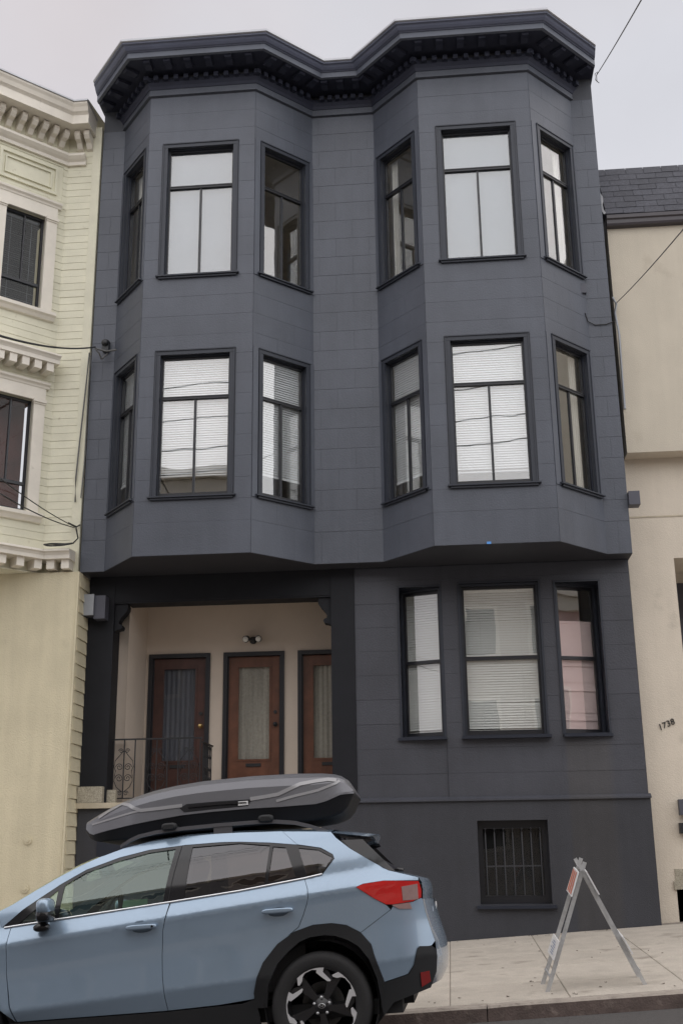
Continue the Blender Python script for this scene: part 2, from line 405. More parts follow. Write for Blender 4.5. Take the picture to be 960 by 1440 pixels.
def text(name, s, size, mtx, ma, parent, ext=.002, align='LEFT'):
    c = bpy.data.curves.new(name, 'FONT'); c.body = s; c.size = size; c.extrude = ext; c.align_x = align
    t = bpy.data.objects.new(name + '_tmp', c); COL.objects.link(t)
    dg = bpy.context.evaluated_depsgraph_get(); me = bpy.data.meshes.new_from_object(t.evaluated_get(dg))
    bpy.data.objects.remove(t); me.transform(mtx); me.name = name
    if parent is not None: me.transform(Matrix.Translation(-org(parent)))
    me.materials.clear(); me.materials.append(M[ma])
    o = bpy.data.objects.new(name, me); COL.objects.link(o)
    if parent is not None: o.parent = parent
    return o

# ------------------------------------------------------------------ street, pavement
SL = 0.066                                            # the street climbs to the right
def zwalk(x, y): return .455 + SL * x + (y - .27) * .0384
KY = -4.75
def zroad(x, y):
    t = (KY - y) / 5.4
    return .140 + SL * x + .16 * (1 - (1 - min(t, 2 - t)) ** 2) if 0 <= t <= 2 else .140 + SL * x
b = MB()
b.add([(-90, -90, -.35 - 90 * SL), (90, -90, -.35 + 90 * SL), (90, 90, -.35 + 90 * SL), (-90, 90, -.35 - 90 * SL)], [(0, 1, 2, 3)])
b.build('ground', 'earth', kind='structure')
b = MB()
b.grid(lambda i, j: (-60 + 120 * i, KY - 10.8 * j, zroad(-60 + 120 * i, KY - 10.8 * j)), 40, 24)
b.build('road', 'asphalt', kind='structure')
b = MB()                                              # pavement across the street (behind the photographer)
b.add([(-60, -15.5, .27 - 60 * SL), (60, -15.5, .27 + 60 * SL), (60, -21, .45 + 60 * SL), (-60, -21, .45 - 60 * SL),
       (-60, -15.5, .1 - 60 * SL), (60, -15.5, .1 + 60 * SL)], [(0, 3, 2, 1), (0, 1, 5, 4)])
b.build('opposite_pavement', 'slab', kind='structure')
b = MB()
b.grid(lambda i, j: (-60 + 120 * i, KY + .05 + (6.2 + .0) * j, zwalk(-60 + 120 * i, KY + .05 + 6.2 * j) - .012), 12, 4, smooth=False)
pave = b.build('pavement', 'joint', kind='structure')
ORG['pavement'] = ORG[pave.name]
g = .0025
SX, SY = 1.02, 1.0
for i in range(-7, 6):
    for j in range(5):
        x0, x1 = -.07 + i * SX + g, -.07 + (i + 1) * SX - g
        y0 = KY + .155 + j * SY + g; y1 = KY + .155 + (j + 1) * SY - g
        if j == 4: y1 = .262
        jz = random.uniform(-.0015, .002)
        bb = MB(); e = .006
        def q(x, y, dz): return (x, y, zwalk(x, y) + jz + dz)
        vs = [q(x0, y0, -e), q(x1, y0, -e), q(x1, y1, -e), q(x0, y1, -e), q(x0 + e, y0 + e, 0), q(x1 - e, y0 + e, 0), q(x1 - e, y1 - e, 0), q(x0 + e, y1 - e, 0),
              q(x0, y0, -.014), q(x1, y0, -.014), q(x1, y1, -.014), q(x0, y1, -.014)]
        bb.add(vs, [(4, 5, 6, 7), (0, 1, 5, 4), (1, 2, 6, 5), (2, 3, 7, 6), (3, 0, 4, 7), (8, 9, 1, 0), (9, 10, 2, 1), (10, 11, 3, 2), (11, 8, 0, 3)])
        bb.build('paving_slab', 'slab', pave, fix=False)
for x0, x1 in ((-60, -7.22), (6.06, 60)):
    bb = MB(); bb.grid(lambda i, j: (x0 + (x1 - x0) * i, KY + .155 + 4.86 * j, zwalk(x0 + (x1 - x0) * i, KY + .155 + 4.86 * j)), 4, 2, smooth=False)
    bb.build('paving_sheet', 'slab', pave, fix=False)
kerb = None
b = MB(); b.box(-60, 60, KY + .02, KY + .14, -.35, -.30); 
kerb = b.build('kerb', 'joint', kind='structure')
xk = -8.0
while xk < 9:
    L = 2.06; x0, x1 = xk + .004, xk + L - .004
    bb = MB(); NN = 10; r = .018
    rows = []
    for i in range(NN + 1):
        x = x0 + (x1 - x0) * i / NN; ch = 0 if 0 < i < NN else .006
        w_ = random.uniform(-.004, .004); z = zwalk(x, KY + .1) - ch
        rows.append([(x, KY + .15, z + .001), (x, KY + r + w_ + ch, z), (x, KY + w_ + ch, z - r), (x, KY - .012 + w_ + ch, z - .17)])
    for i in range(NN):
        for k in range(3):
            bb.add([rows[i][k], rows[i + 1][k], rows[i + 1][k + 1], rows[i][k + 1]], [(0, 1, 2, 3)], mi=0 if k < 2 else 1)
    for rw in (rows[0], rows[-1]):
        bb.add(rw + [(rw[0][0], KY + .15, rw[0][2] - .17)], [(0, 1, 2, 3, 4)], mi=1)
    bb.build('kerb_stone', ['kerb', 'kerbred'], kerb, fix=True)
    xk += L

# ------------------------------------------------------------------ the dark house
H0 = (-1.2, .3, .40)
house = thing('dark_house', 'three-storey charcoal grey house with two bays of windows and a heavy cornice', 'house', H0)
ZS, ZF, ZT = 5.36, 12.545, 12.98                      # soffit, frieze, wall top
OUT = [(-5.05, 0), (-4.70, 0), (-4.10, -.75), (-2.50, -.75), (-1.735, 0), (-.78, 0), (-.08, -.75), (1.54, -.75), (2.235, 0), (2.57, 0)]

def blind_mesh(mtx, x0, x1, zb, zt, y, pitch=.035, tilt=66, gaps=()):
    b = MB(mtx); hw = .0172; a = R(tilt)
    b.box(x0, x1, y - .018, y + .018, zt - .035, zt)
    z = zt - .05; k = 0
    while z > zb + .03:
        t = a + random.uniform(-.05, .05); dz, dy = hw * math.sin(t), hw * math.cos(t)
        sag = random.uniform(-.001, .001)
        dr = .012 if k in gaps else 0
        p = [(x0 + .004, y - dy, z - dz + sag), (x1 - .004, y - dy, z - dz - sag - dr), (x1 - .004, y + dy, z + dz - sag - dr), (x0 + .004, y + dy, z + dz + sag)]
        b.add(p + [(c[0], c[1] + .0012, c[2] + .0012) for c in p], [(0, 1, 2, 3), (7, 6, 5, 4), (0, 4, 5, 1), (3, 2, 6, 7)])
        z -= pitch; k += 1
    b.box(x0, x1, y - .014, y + .014, zb, zb + .02)
    for fx in (.22, .78):
        xx = x0 + (x1 - x0) * fx
        b.box(xx - .002, xx + .002, y - .017, y - .0155, zb, zt)
    return b

def window(root, mtx, x0, x1, z0, z1, style='transom', cover=None, gm='glass', drop=1.0, casing=True, cover_mat=None, gaps=(), side=None):
    cw = .055 if casing else 0
    b = MB(mtx)
    if casing:
        b.box(x0, x0 + cw, -.018, .02, z0 + .002, z1 - cw); b.box(x1 - cw, x1, -.018, .02, z0 + .002, z1 - cw)
        b.box(x0 - .008, x1 + .008, -.021, .02, z1 - cw, z1 - .002)
        b.box(x0 - .016, x0 + .001, -.026, .0, z0 + .002, z1 + .001); b.box(x1 - .001, x1 + .016, -.026, .0, z0 + .002, z1 + .001)
        b.box(x0 - .020, x1 + .020, -.033, .0, z1, z1 + .016)
        # inner stop bead
        b.box(x0 + cw - .003, x0 + cw + .012, .045, .068, z0 + .01, z1 - cw - .013); b.box(x1 - cw - .012, x1 - cw + .003, .045, .068, z0 + .01, z1 - cw - .013)
        b.box(x0 + cw - .003, x1 - cw + .003, .045, .068, z1 - cw - .012, z1 - cw + .004)
    else:
        b.box(x0, x0 + .03, .02, .07, z0, z1); b.box(x1 - .03, x1, .02, .07, z0, z1); b.box(x0 + .03, x1 - .03, .02, .07, z1 - .03, z1)
        cw = .03
    win = b.build('window', 'casing', root)
    a0, a1, c0, c1 = x0 + cw - .006, x1 - cw + .006, z0 + .004, z1 - cw + .004
    s = MB(mtx); sw = .036; y0, y1 = .07, .112
    s.box(a0, a0 + sw, y0, y1, c0, c1); s.box(a1 - sw, a1, y0, y1, c0, c1)
    s.box(a0 + sw, a1 - sw, y0 + .001, y1, c0, c0 + .062); s.box(a0 + sw, a1 - sw, y0 + .001, y1, c1 - .045, c1)
    g0, g1, h0, h1 = a0 + sw, a1 - sw, c0 + .062, c1 - .045
    panes = []
    if style == 'transom':
        zt = h1 - .285 * (h1 - h0); xm = (g0 + g1) / 2
        s.box(g0, g1, y0 - .012, y1 - .002, zt - .045, zt); s.box(g0, g1, y0 - .02, y0 - .012, zt - .018, zt - .004)
        s.box(xm - .016, xm + .016, y0 + .004, y1 - .003, h0, zt - .045)
        panes = [(g0, g1, zt, h1), (g0, xm - .016, h0, zt - .045), (xm + .016, g1, h0, zt - .045)]
        yp = [.09] * 3
    else:
        zt = (h0 + h1) / 2 + .01
        s.box(g0, g1, y0 - .006, y1 + .03, zt - .026, zt + .018)
        panes = [(g0, g1, zt + .018, h1), (g0, g1, h0, zt - .026)]; yp = [.086, .106]
    s.build('sash', 'sash', win)
    for (p0, p1, q0, q1), y in zip(panes, yp):
        pb = MB(mtx); pb.box(p0 - .002, p1 + .002, y, y + .004, q0 - .002, q1 + .002); pb.build('pane', gm, win)
    if casing:
        sb = MB(mtx)
        sb.add([(x0 - .055, -.064, z0 - .030), (x1 + .055, -.064, z0 - .030), (x1 + .055, .02, z0 - .030), (x0 - .055, .02, z0 - .030),
                (x0 - .055, -.064, z0 - .012), (x1 + .055, -.064, z0 - .012), (x1 + .055, .02, z0 + .003), (x0 - .055, .02, z0 + .003)],
               [(0, 3, 2, 1), (4, 5, 6, 7), (0, 1, 5, 4), (1, 2, 6, 5), (2, 3, 7, 6), (3, 0, 4, 7)])
        sb.box(x0 - .02, x1 + .02, -.04, 0, z0 - .058, z0 - .030)
        sb.build('sill', 'casing', win)
    zb = h0 - .01 + (h1 - h0) * (1 - drop)
    if cover == 'blind':
        blind_mesh(mtx, g0 - .01, g1 + .01, zb, h1 + .02, .130, gaps=gaps).build('blind', cover_mat or 'blind', win)
    elif cover == 'shade':
        cb = MB(mtx); yy = .135
        cb.grid(lambda i, j: (g0 - .02 + (g1 - g0 + .04) * i, yy + .004 * math.sin(9 * i + 3 * j), zb + (h1 + .03 - zb) * j), 10, 10)
        cb.grid(lambda i, j: (g0 - .02 + (g1 - g0 + .04) * i, yy + .006, zb + (h1 + .03 - zb) * j), 1, 1)
        cb.box(g0 - .02, g1 + .02, yy - .008, yy + .008, zb - .012, zb)
        cb.build('shade', cover_mat or 'shade', win)
    elif cover == 'roman':
        cb = MB(mtx); yy = .145; zt_ = h0 + (h1 - h0) * drop; fr = (0, .10, .17, .37, .45, .60, .90, 1.0)
        for k in range(7):
            za, zc = h0 - .02 + (zt_ - h0) * fr[k], h0 - .02 + (zt_ - h0) * fr[k + 1]
            dd = .016 if k % 2 else .006
            cb.grid(lambda i, j: (g0 - .01 + (g1 - g0 + .02) * i, yy - dd * (1 - j) ** 2 + .004 * math.sin(7 * i), za + (zc - za) * j - .006 * (1 - j)), 6, 5)
        cb.box(g0 - .01, g1 + .01, yy - .008, yy + .01, zt_ - .02, zt_ + .012)
        cb.build('shade', cover_mat or 'pinkshade', win)
    if side:                                           # strip of curtain at one or both edges
        for sgn in side:
            cb = MB(mtx); cwid = .13
            xx = g0 if sgn < 0 else g1 - cwid
            cb.grid(lambda i, j: (xx + cwid * i, .20 + .018 * math.sin(i * 19), h0 - .05 + (h1 - h0 + .08) * j), 24, 1)
            cb.build('curtain', 'curtain', win)
    return win

# upper storeys: wall segments with openings
rows = [12.53 - .305 * i for i in range(24)]; rows[-1] = ZS + .004
FL = ((9.52, 11.69), (6.19, 8.325))
SEG = {}
def seg(key, i, wx):
    mtx, L = frame(OUT[i], OUT[i + 1]); SEG[key] = (mtx, L, wx)
seg('LS', 0, None); seg('LL', 1, (.10, .87)); seg('LF', 2, (.24, 1.335)); seg('LR', 3, (.115, .985)); seg('PI', 4, None)
seg('RL', 5, (.09, .92)); seg('RF', 6, (.265, 1.375)); seg('RR', 7, (.13, .955)); seg('RS', 8, None)
CUT = {'LS': lambda i: [.18] if i % 2 else [], 'LL': lambda i: [], 'LF': lambda i: [], 'LR': lambda i: [.42] if i % 2 else [.72],
       'PI': lambda i: [.10, .60] if i % 2 == 0 else [.35, .85], 'RL': lambda i: [.62] if i % 2 else [.33], 'RF': lambda i: [],
       'RR': lambda i: [.60] if i % 2 else [.30], 'RS': lambda i: [.17] if i % 2 == 0 else []}
for key, (mtx, L, wx) in SEG.items():
    holes = [(wx[0] + .045, wx[1] - .045, z0 + .0, z1 - .045) for z0, z1 in FL] if wx else []
    wall_sheet(mtx, L, ZS, ZT, holes, 'wall', 'backing', house)
    ph = [(wx[0] - .03, wx[1] + .03, z0 - .05, z1 + .02) for z0, z1 in FL] if wx else []
    if key in ('LL', 'LR', 'RL', 'RR'):                # the side faces carry plain boards beside their windows
        ph = [(-.01 if wx[0] < .14 else wx[0] - .03, L + .01, z0 - .05, z1 + .02) for z0, z1 in FL]
        for z0, z1 in FL:
            b = MB(mtx)
            b.box(.003, wx[0] - .024, -.014, .0, z0 - .045, z1 + .015); b.box(wx[1] + .024, L - .003, -.014, .0, z0 - .045, z1 + .015)
            b.build('side_board', 'siding', house)
    siding(mtx, L, rows, ph, CUT[key], 'siding_panel', 'siding', house, **(dict(gap=.0028, tilt=.0022) if key in ('PI', 'LS', 'RS') else {}))
COV = {('LF', 0): dict(cover='shade', gm='glass_up'), ('RF', 0): dict(cover='shade', gm='glass_up'),
       ('LF', 1): dict(cover='blind', drop=.87, cover_mat='blindup'), ('RF', 1): dict(cover='blind', drop=.93, cover_mat='blindup'),
       ('LL', 1): dict(cover='blind', drop=.85, cover_mat='blindup', side=(-1,)), ('LR', 1): dict(cover='blind', drop=.86, cover_mat='blindup'),
       ('RL', 1): dict(cover='blind', drop=.90, cover_mat='blindup'), ('RR', 1): dict(side=(1,)), ('RL', 0): dict(side=(-1,)), ('LL', 0): dict(side=(-1,)), ('RR', 0): dict(side=(1,))}
for key, (mtx, L, wx) in SEG.items():
    if not wx: continue
    for f, (z0, z1) in enumerate(FL):
        window(house, mtx, wx[0], wx[1], z0, z1, 'transom', **COV.get((key, f), {}))

# cornice, swept round both bays
def offset_path(e, xl=-5.085, xr=2.60):
    P = [Vector(p) for p in OUT[1:9]]
    ds = [(P[i + 1] - P[i]).normalized() for i in range(len(P) - 1)]
    ns = [Vector((d.y, -d.x)) for d in ds]
    pts = []
    q = P[0] + ns[0] * e; t = (xl - q.x) / ds[0].x; pts.append(q + ds[0] * t)
    for i in range(1, len(P) - 1):
        mi = (ns[i - 1] + ns[i]); mi /= (1 + ns[i - 1].dot(ns[i])); pts.append(P[i] + mi * e)
    q = P[-1] + ns[-1] * e; t = (xr - q.x) / ds[-1].x; pts.append(q + ds[-1] * t)
    return pts, ds, ns
def sweep(prof, name, ma, xl=-5.085, xr=2.60, cap=True):
    b = MB(); rings = [[Vector((p.x, p.y, z)) for p in offset_path(e, xl, xr)[0]] for e, z in prof]
    for i in range(len(prof) - 1):
        for k in range(len(rings[0]) - 1):
            b.add([rings[i][k], rings[i][k + 1], rings[i + 1][k + 1], rings[i + 1][k]], [(0, 1, 2, 3)])
    if cap:
        for k in (0, -1): b.add([r[k] for r in rings], [tuple(range(len(prof)))])
    return b.build(name, ma, house)
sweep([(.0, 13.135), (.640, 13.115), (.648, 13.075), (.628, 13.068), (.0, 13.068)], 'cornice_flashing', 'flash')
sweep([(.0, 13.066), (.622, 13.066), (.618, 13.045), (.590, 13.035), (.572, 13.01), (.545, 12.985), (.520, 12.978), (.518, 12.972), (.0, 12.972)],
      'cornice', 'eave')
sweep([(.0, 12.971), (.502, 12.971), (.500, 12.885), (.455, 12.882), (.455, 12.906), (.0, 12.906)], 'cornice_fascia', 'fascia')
sweep([(.452, 12.904), (.0, 12.904)], 'cornice_soffit', 'eaveshade', cap=False)
sweep([(.0, 12.80), (.085, 12.80), (.085, 12.745), (.055, 12.70), (.04, 12.655), (.0, 12.655)], 'bed_moulding', 'eaveshade', xl=-4.93, xr=2.47)
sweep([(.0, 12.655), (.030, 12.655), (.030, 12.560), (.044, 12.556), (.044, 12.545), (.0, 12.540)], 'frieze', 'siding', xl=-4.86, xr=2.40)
mb = MB()
w_, d0, d1 = .050, .08, .435
d0 = .22; prof = [(d0, 12.903), (d1, 12.903), (d1, 12.866), (d1 - .015, 12.852), (d1 - .09, 12.856), (d0 + .03, 12.842), (d0, 12.862)]
mb.prism(prof, lambda a, z, d: (d, -a, z - 12.9), -w_, w_)
mb.box(-w_ - .012, w_ + .012, -d1 - .014, -d0, -.014, -.003)
modmesh = None
pts0, ds, ns = offset_path(0)
NM = [4, 6, 4, 3, 4, 6, 4]
dentmesh = None
dm = MB(); dm.box(-.034, .034, -.150, -.01, -.145, -.075)
for i in range(7):
    A_ = offset_path(.27)[0][i]; B_ = offset_path(.27)[0][i + 1]
    if i == 0: A_ = offset_path(.27, -4.98)[0][0]
    if i == 6: B_ = offset_path(.27, xr=2.50)[0][-1]
    d, n = ds[i], ns[i]
    base0 = pts0[i]
    for k in range(NM[i]):
        f = (k + .5) / NM[i]
        p = A_.lerp(B_, f) - n * .27
        mtx = Matrix(((d.x, -n.x, 0, p.x - H0[0]), (d.y, -n.y, 0, p.y - H0[1]), (0, 0, 1, 12.9 - H0[2]), (0, 0, 0, 1)))
        if modmesh is None:
            o = mb.build('modillion', 'eaveshade', house)
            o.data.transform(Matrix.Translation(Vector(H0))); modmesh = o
        else:
            o = modmesh.copy(); COL.objects.link(o); o.parent = house
        o.matrix_local = mtx
        for q in (-.25, .25):                          # smaller blocks of the bed course below
            f2 = (k + .5 + q) / NM[i]; p2 = A_.lerp(B_, f2) - n * .27
            m2 = mtx.copy(); m2[0][3] = p2.x - H0[0]; m2[1][3] = p2.y - H0[1]
            if dentmesh is None:
                o = dm.build('dentil', 'eaveshade', house); o.data.transform(Matrix.Translation(Vector(H0))); dentmesh = o
            else:
                o = dentmesh.copy(); COL.objects.link(o); o.parent = house
            o.matrix_local = m2

# roof, rear, side walls, soffit
b = MB()
top = offset_path(.60)[0]
b.add([(p.x, p.y, 13.05) for p in top] + [(2.59, 12, 13.05), (-5.07, 12, 13.05)], [tuple(range(len(top) + 2))])
b.build('roof', 'shingle', house)
b = MB()
for x, zb, ya in ((-5.05, ZS, 0), (2.57, ZS, 0), (-4.985, -.4, .3), (2.55, -.2, .3)):
    b.add([(x, ya, zb), (x, 12, zb), (x, 12, 13.04 if zb == ZS else ZS), (x, ya, 13.04 if zb == ZS else ZS)], [(0, 1, 2, 3)])
b.add([(-5.05, 12, -.4), (2.57, 12, -.4), (2.57, 12, 13.04), (-5.05, 12, 13.04)], [(0, 1, 2, 3)])
b.build('side_wall', 'siding', house, fix=False)
b = MB()
b.add([(x, y, ZS) for x, y in OUT] + [(2.57, .75, ZS), (-5.05, .75, ZS)], [tuple(range(len(OUT) + 2))])
b.build('soffit', 'soffit', house, fix=False)

# rooms behind the upper windows
INN = [(-4.95, .16), (-4.62, .16), (-4.03, -.58), (-2.57, -.58), (-1.81, .16), (-.70, .16), (-.01, -.58), (1.47, -.58), (2.16, .16), (2.45, .16)]
for zf, zc in ((5.50, 8.60), (8.80, 12.2)):
    b = MB()
    for z in (zf, zc): b.add([(x, y, z) for x, y in INN] + [(2.45, 4.2, z), (-4.95, 4.2, z)], [tuple(range(12))])
    for p, q in (((2.45, .16), (2.45, 4.2)), ((2.45, 4.2), (-4.95, 4.2)), ((-4.95, 4.2), (-4.95, .16)), ((-1.26, .16), (-1.26, 4.2)), ((-4.95, .16), (-4.62, .16)), ((2.16, .16), (2.45, .16)), ((-1.81, .16), (-.70, .16))):
        b.add([(p[0], p[1], zf), (q[0], q[1], zf), (q[0], q[1], zc), (p[0], p[1], zc)], [(0, 1, 2, 3)])
    b.build('room_wall', 'room', house, fix=False)
    b = MB()                                           # door casing seen on the back wall of each room
    for xd in (-3.1, .9):
        b.box(xd, xd + .1, 4.14, 4.19, zf, zf + 2.2); b.box(xd + .9, xd + 1.0, 4.14, 4.19, zf, zf + 2.2); b.box(xd, xd + 1, 4.13, 4.19, zf + 2.2, zf + 2.32)
        b.box(xd + .1, xd + .9, 4.17, 4.19, zf, zf + 2.2)
    b.build('room_door', 'cream', house)

# ground floor right: wall, three windows
ga, La = frame((-1.22, .315), (-.012, .315)); gb, Lb = frame((-.012, .30), (2.55, .30))
ZB = 2.215
hl = (.62, 1.18, 3.02, 5.06); hc = (.245, 1.32, 3.02, 5.085); hr = (1.552, 2.132, 3.02, 5.06)
wall_sheet(ga, La, ZB - .02, ZS, [hl], 'wall', 'trim', house, depth=.34)
wall_sheet(gb, Lb, ZB - .02, ZS, [hr], 'wall', 'trim', house, depth=.34, x0=1.44)
wall_sheet(gb, 1.44, ZB - .02, ZS, [hc], 'wall', 'trim', house, depth=.14)
grow = [5.35, 5.17] + [5.17 - .33 * i for i in range(1, 9)] + [ZB]
def pad(h, a=.028): return (h[0] - a, h[1] + a, h[2] - .05, h[3] + a)
siding(ga, La, grow, [pad(hl)], lambda i: [], 'siding_panel', 'siding_shaded', house, tilt=.003)
siding(gb, Lb, grow, [pad(hc), pad(hr)], lambda i: [1.50] if i >= 8 else [], 'siding_panel', 'siding_shaded', house, tilt=.003)
for f_, h in ((ga, hl), (gb, hc), (gb, hr)):
    b = MB(f_)
    a = .026
    b.box(h[0] - a, h[0], -.022, .03, h[2] - .03, h[3]); b.box(h[1], h[1] + a, -.022, .03, h[2] - .03, h[3]); b.box(h[0] - a, h[1] + a, -.026, .03, h[3], h[3] + a)
    b.build('window_surround', 'casing', house)
# centre window square to the wall, side windows splayed
window(house, gb, hc[0], hc[1], hc[2], hc[3], 'hung', cover='blind', casing=False, gaps=(44,))
ml, Ll = frame((-.602, .525), (-.038, .335)); mr_, Lr = frame((1.542, .325), (2.118, .525))
window(house, ml, .0, Ll, hl[2], hl[3], 'hung', cover='blind', casing=False)
window(house, mr_, .0, Lr, hr[2], hr[3], 'hung', cover='roman', casing=False, drop=.77)
for pts in (((-.66, .27), (-.015, .175), (-.012, .45), (-.66, .56)), ((.19, .185), (1.36, .185), (1.36, .40), (.19, .40)), ((1.52, .185), (2.16, .235), (2.16, .56), (1.52, .45))):
    b = MB(); zt, zb = 3.022, 2.965
    vs = [(x, y, zb) for x, y in pts] + [(x, y, zt - (.02 if k < 2 else 0)) for k, (x, y) in enumerate(pts)]
    b.add(vs, [(0, 3, 2, 1), (4, 5, 6, 7), (0, 1, 5, 4), (1, 2, 6, 5), (2, 3, 7, 6), (3, 0, 4, 7)])
    b.build('sill', 'trim', house)
b = MB()
for z in (2.4, 5.25): b.add([(-1.15, .7, z), (2.45, .7, z), (2.45, 4, z), (-1.15, 4, z)], [(0, 1, 2, 3)])
for p, q in (((2.45, .6), (2.45, 4)), ((2.45, 4), (-1.15, 4)), ((-1.15, 4), (-1.15, .6))):
    b.add([(p[0], p[1], 2.4), (q[0], q[1], 2.4), (q[0], q[1], 5.25), (p[0], p[1], 5.25)], [(0, 1, 2, 3)])
b.build('room_wall', 'room', house, fix=False)

# base storey with belt and barred basement window
gc, Lc = frame((-1.70, .27), (2.57, .27))
bh = (2.035, 2.94, .885, 1.92)
wall_sheet(gc, Lc, -.3, 2.19, [bh], 'base_wall', 'stucco_dark', house, depth=.20)
b = MB(gc)
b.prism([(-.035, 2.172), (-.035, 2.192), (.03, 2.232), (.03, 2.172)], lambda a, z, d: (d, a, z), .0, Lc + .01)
b.build('belt_course', 'siding_shaded', house)
b = MB(gc)
b.add([(Lc, 0, -.3), (Lc, 2, -.3), (Lc, 2, 2.19), (Lc, 0, 2.19)], [(0, 1, 2, 3)])
b.build('base_return', 'stucco_dark', house, fix=False)
bw = MB(gc)
x0, x1, z0, z1 = bh
bw.box(x0, x0 + .07, .15, .20, z0, z1); bw.box(x1 - .07, x1, .15, .20, z0, z1); bw.box(x0 + .07, x1 - .07, .15, .20, z1 - .10, z1); bw.box(x0 + .07, x1 - .07, .15, .20, z0, z0 + .10)
bwin = bw.build('basement_window', 'sash', house)
pb = MB(gc); pb.box(x0 + .07, x1 - .07, .19, .194, z0 + .1, z1 - .1); pb.build('pane', 'glass_dim', bwin)
pb = MB(gc); pb.box(x0 - .05, x1 + .05, .34, .36, z0 - .05, z1 + .05); pb.build('backing_panel', 'dark', bwin)
for k in range(7):
    xx = x0 + .10 + k * (x1 - x0 - .20) / 6
    pb = MB(gc); pb.tube([(xx, .10, z0 + .10), (xx, .10, z1 - .16), (xx, .10, z1 - .115), (xx, .14, z1 - .105)], .0085, 8)
    pb.blob((xx, .085, z1 - .105), (.012, .012, .012), 1, 6); pb.build('window_bar', 'bars', bwin)
pb = MB(gc); pb.box(x0 + .09, x1 - .09, .095, .108, (z0 + z1) / 2 - .06, (z0 + z1) / 2 - .042); pb.build('cross_bar', 'bars', bwin)
pb = MB(gc)
pb.add([(x0 - .05, -.06, z0 - .05), (x1 + .05, -.06, z0 - .05), (x1 + .05, .18, z0 - .05), (x0 - .05, .18, z0 - .05),
        (x0 - .05, -.06, z0 - .02), (x1 + .05, -.06, z0 - .02), (x1 + .05, .18, z0 + .006), (x0 - .05, .18, z0 + .006)],
       [(0, 3, 2, 1), (4, 5, 6, 7), (0, 1, 5, 4), (1, 2, 6, 5), (2, 3, 7, 6), (3, 0, 4, 7)])
pb.build('sill', 'trim', bwin)

# entrance porch
b = MB(); b.box(-4.99, -4.62, .30, .74, 2.19, ZS - .003); b.build('porch_pillar', 'porchtrim', house)
b = MB(); b.box(-1.545, -1.222, .285, 1.5, 2.19, ZS - .003); b.build('porch_pillar', 'porchtrim', house)
b = MB(); b.box(-4.62, -1.545, .31, .62, 4.965, ZS - .003); b.box(-4.62, -1.545, .30, .31, 4.99, 5.02); b.build('porch_beam', 'porchtrim', house)
def bracket(x, sg):
    pr = [(0, 0), (.17, 0), (.185, -.03), (.18, -.085), (.15, -.13), (.095, -.19), (.06, -.25), (.062, -.285), (.10, -.30), (.112, -.33), (.095, -.36), (.055, -.365), (.02, -.38), (0, -.40)]
    bb = MB(); bb.prism(pr, lambda a, z, d: (x + sg * a, d, 4.964 + z), .34, .50)
    return bb.build('carved_bracket', 'porchtrim', house)
bracket(-4.619, 1); bracket(-1.546, -1)
YB = 1.5
b = MB()
dz = 4.43
DX = [(-4.405, -3.475), (-3.275, -2.365), (-2.165, -1.255)]
bk, Lk = frame((-4.45, YB), (-1.22, YB))
for a, c, z0, z1 in cells(0, Lk, 2.2, 5.28, [(d0 + 4.45 + .02, d1 + 4.45 - .02, 2.15, dz - .02) for d0, d1 in DX]):
    b.add([(a, 0, z0), (c, 0, z0), (c, 0, z1), (a, 0, z1)], [(0, 1, 2, 3)], mtx=bk)
b.add([(-4.45, .5, 2.2), (-4.45, YB, 2.2), (-4.45, YB, 5.28), (-4.45, .5, 5.28)], [(0, 1, 2, 3)])
b.add([(-4.62, .62, 2.2), (-4.45, .62, 2.2), (-4.45, .62, 5.28), (-4.62, .62, 5.28)], [(0, 1, 2, 3)])
b.add([(-4.62, .4, 5.28), (-1.22, .4, 5.28), (-1.22, YB, 5.28), (-4.62, YB, 5.28)], [(0, 1, 2, 3)])
b.build('porch_wall', 'porch', house, fix=False)
b = MB(); b.box(-4.95, -3.35, .32, 1.52, 2.08, 2.2); b.box(-3.35, -1.545, 1.15, 1.52, 2.08, 2.2); b.build('porch_floor', 'ledge', house)
b = MB(); b.box(-5.0, -3.37, .20, .62, 2.155, 2.225); b.build('porch_ledge', 'ledge', house)
b = MB(); b.box(-4.985, -4.645, .205, .31, 2.228, 2.44); b.box(-4.64, -4.5, .34, .42, 2.228, 2.40); b.build('stone_block', 'granite', house)
gd, Ld = frame((-4.985, .27), (-3.37, .27)); wall_sheet(gd, Ld, -.4, 2.155, [], 'base_wall', 'stucco_dark', house)
b = MB(); b.box(-4.70, -3.45, .252, .27, .9, 1.95); b.box(-4.66, -3.49, .246, .252, .94, 1.91); b.build('base_panel', 'trim', house)
for x in (-3.37, -1.70):
    b = MB(); b.add([(x, .27, -.3), (x, 1.5, -.3), (x, 1.5, 2.2), (x, .27, 2.2)], [(0, 1, 2, 3)]); b.build('stair_wall', 'stucco_dark', house, fix=False)
for k in range(11):
    b = MB(); z0 = .25; h = (2.2 - z0) / 11
    b.box(-3.36, -1.71, .02 + k * .105, 1.15, z0 + k * h - (.4 if k == 0 else 0), z0 + (k + 1) * h - .001); b.build('stair_step', 'ledge', house)
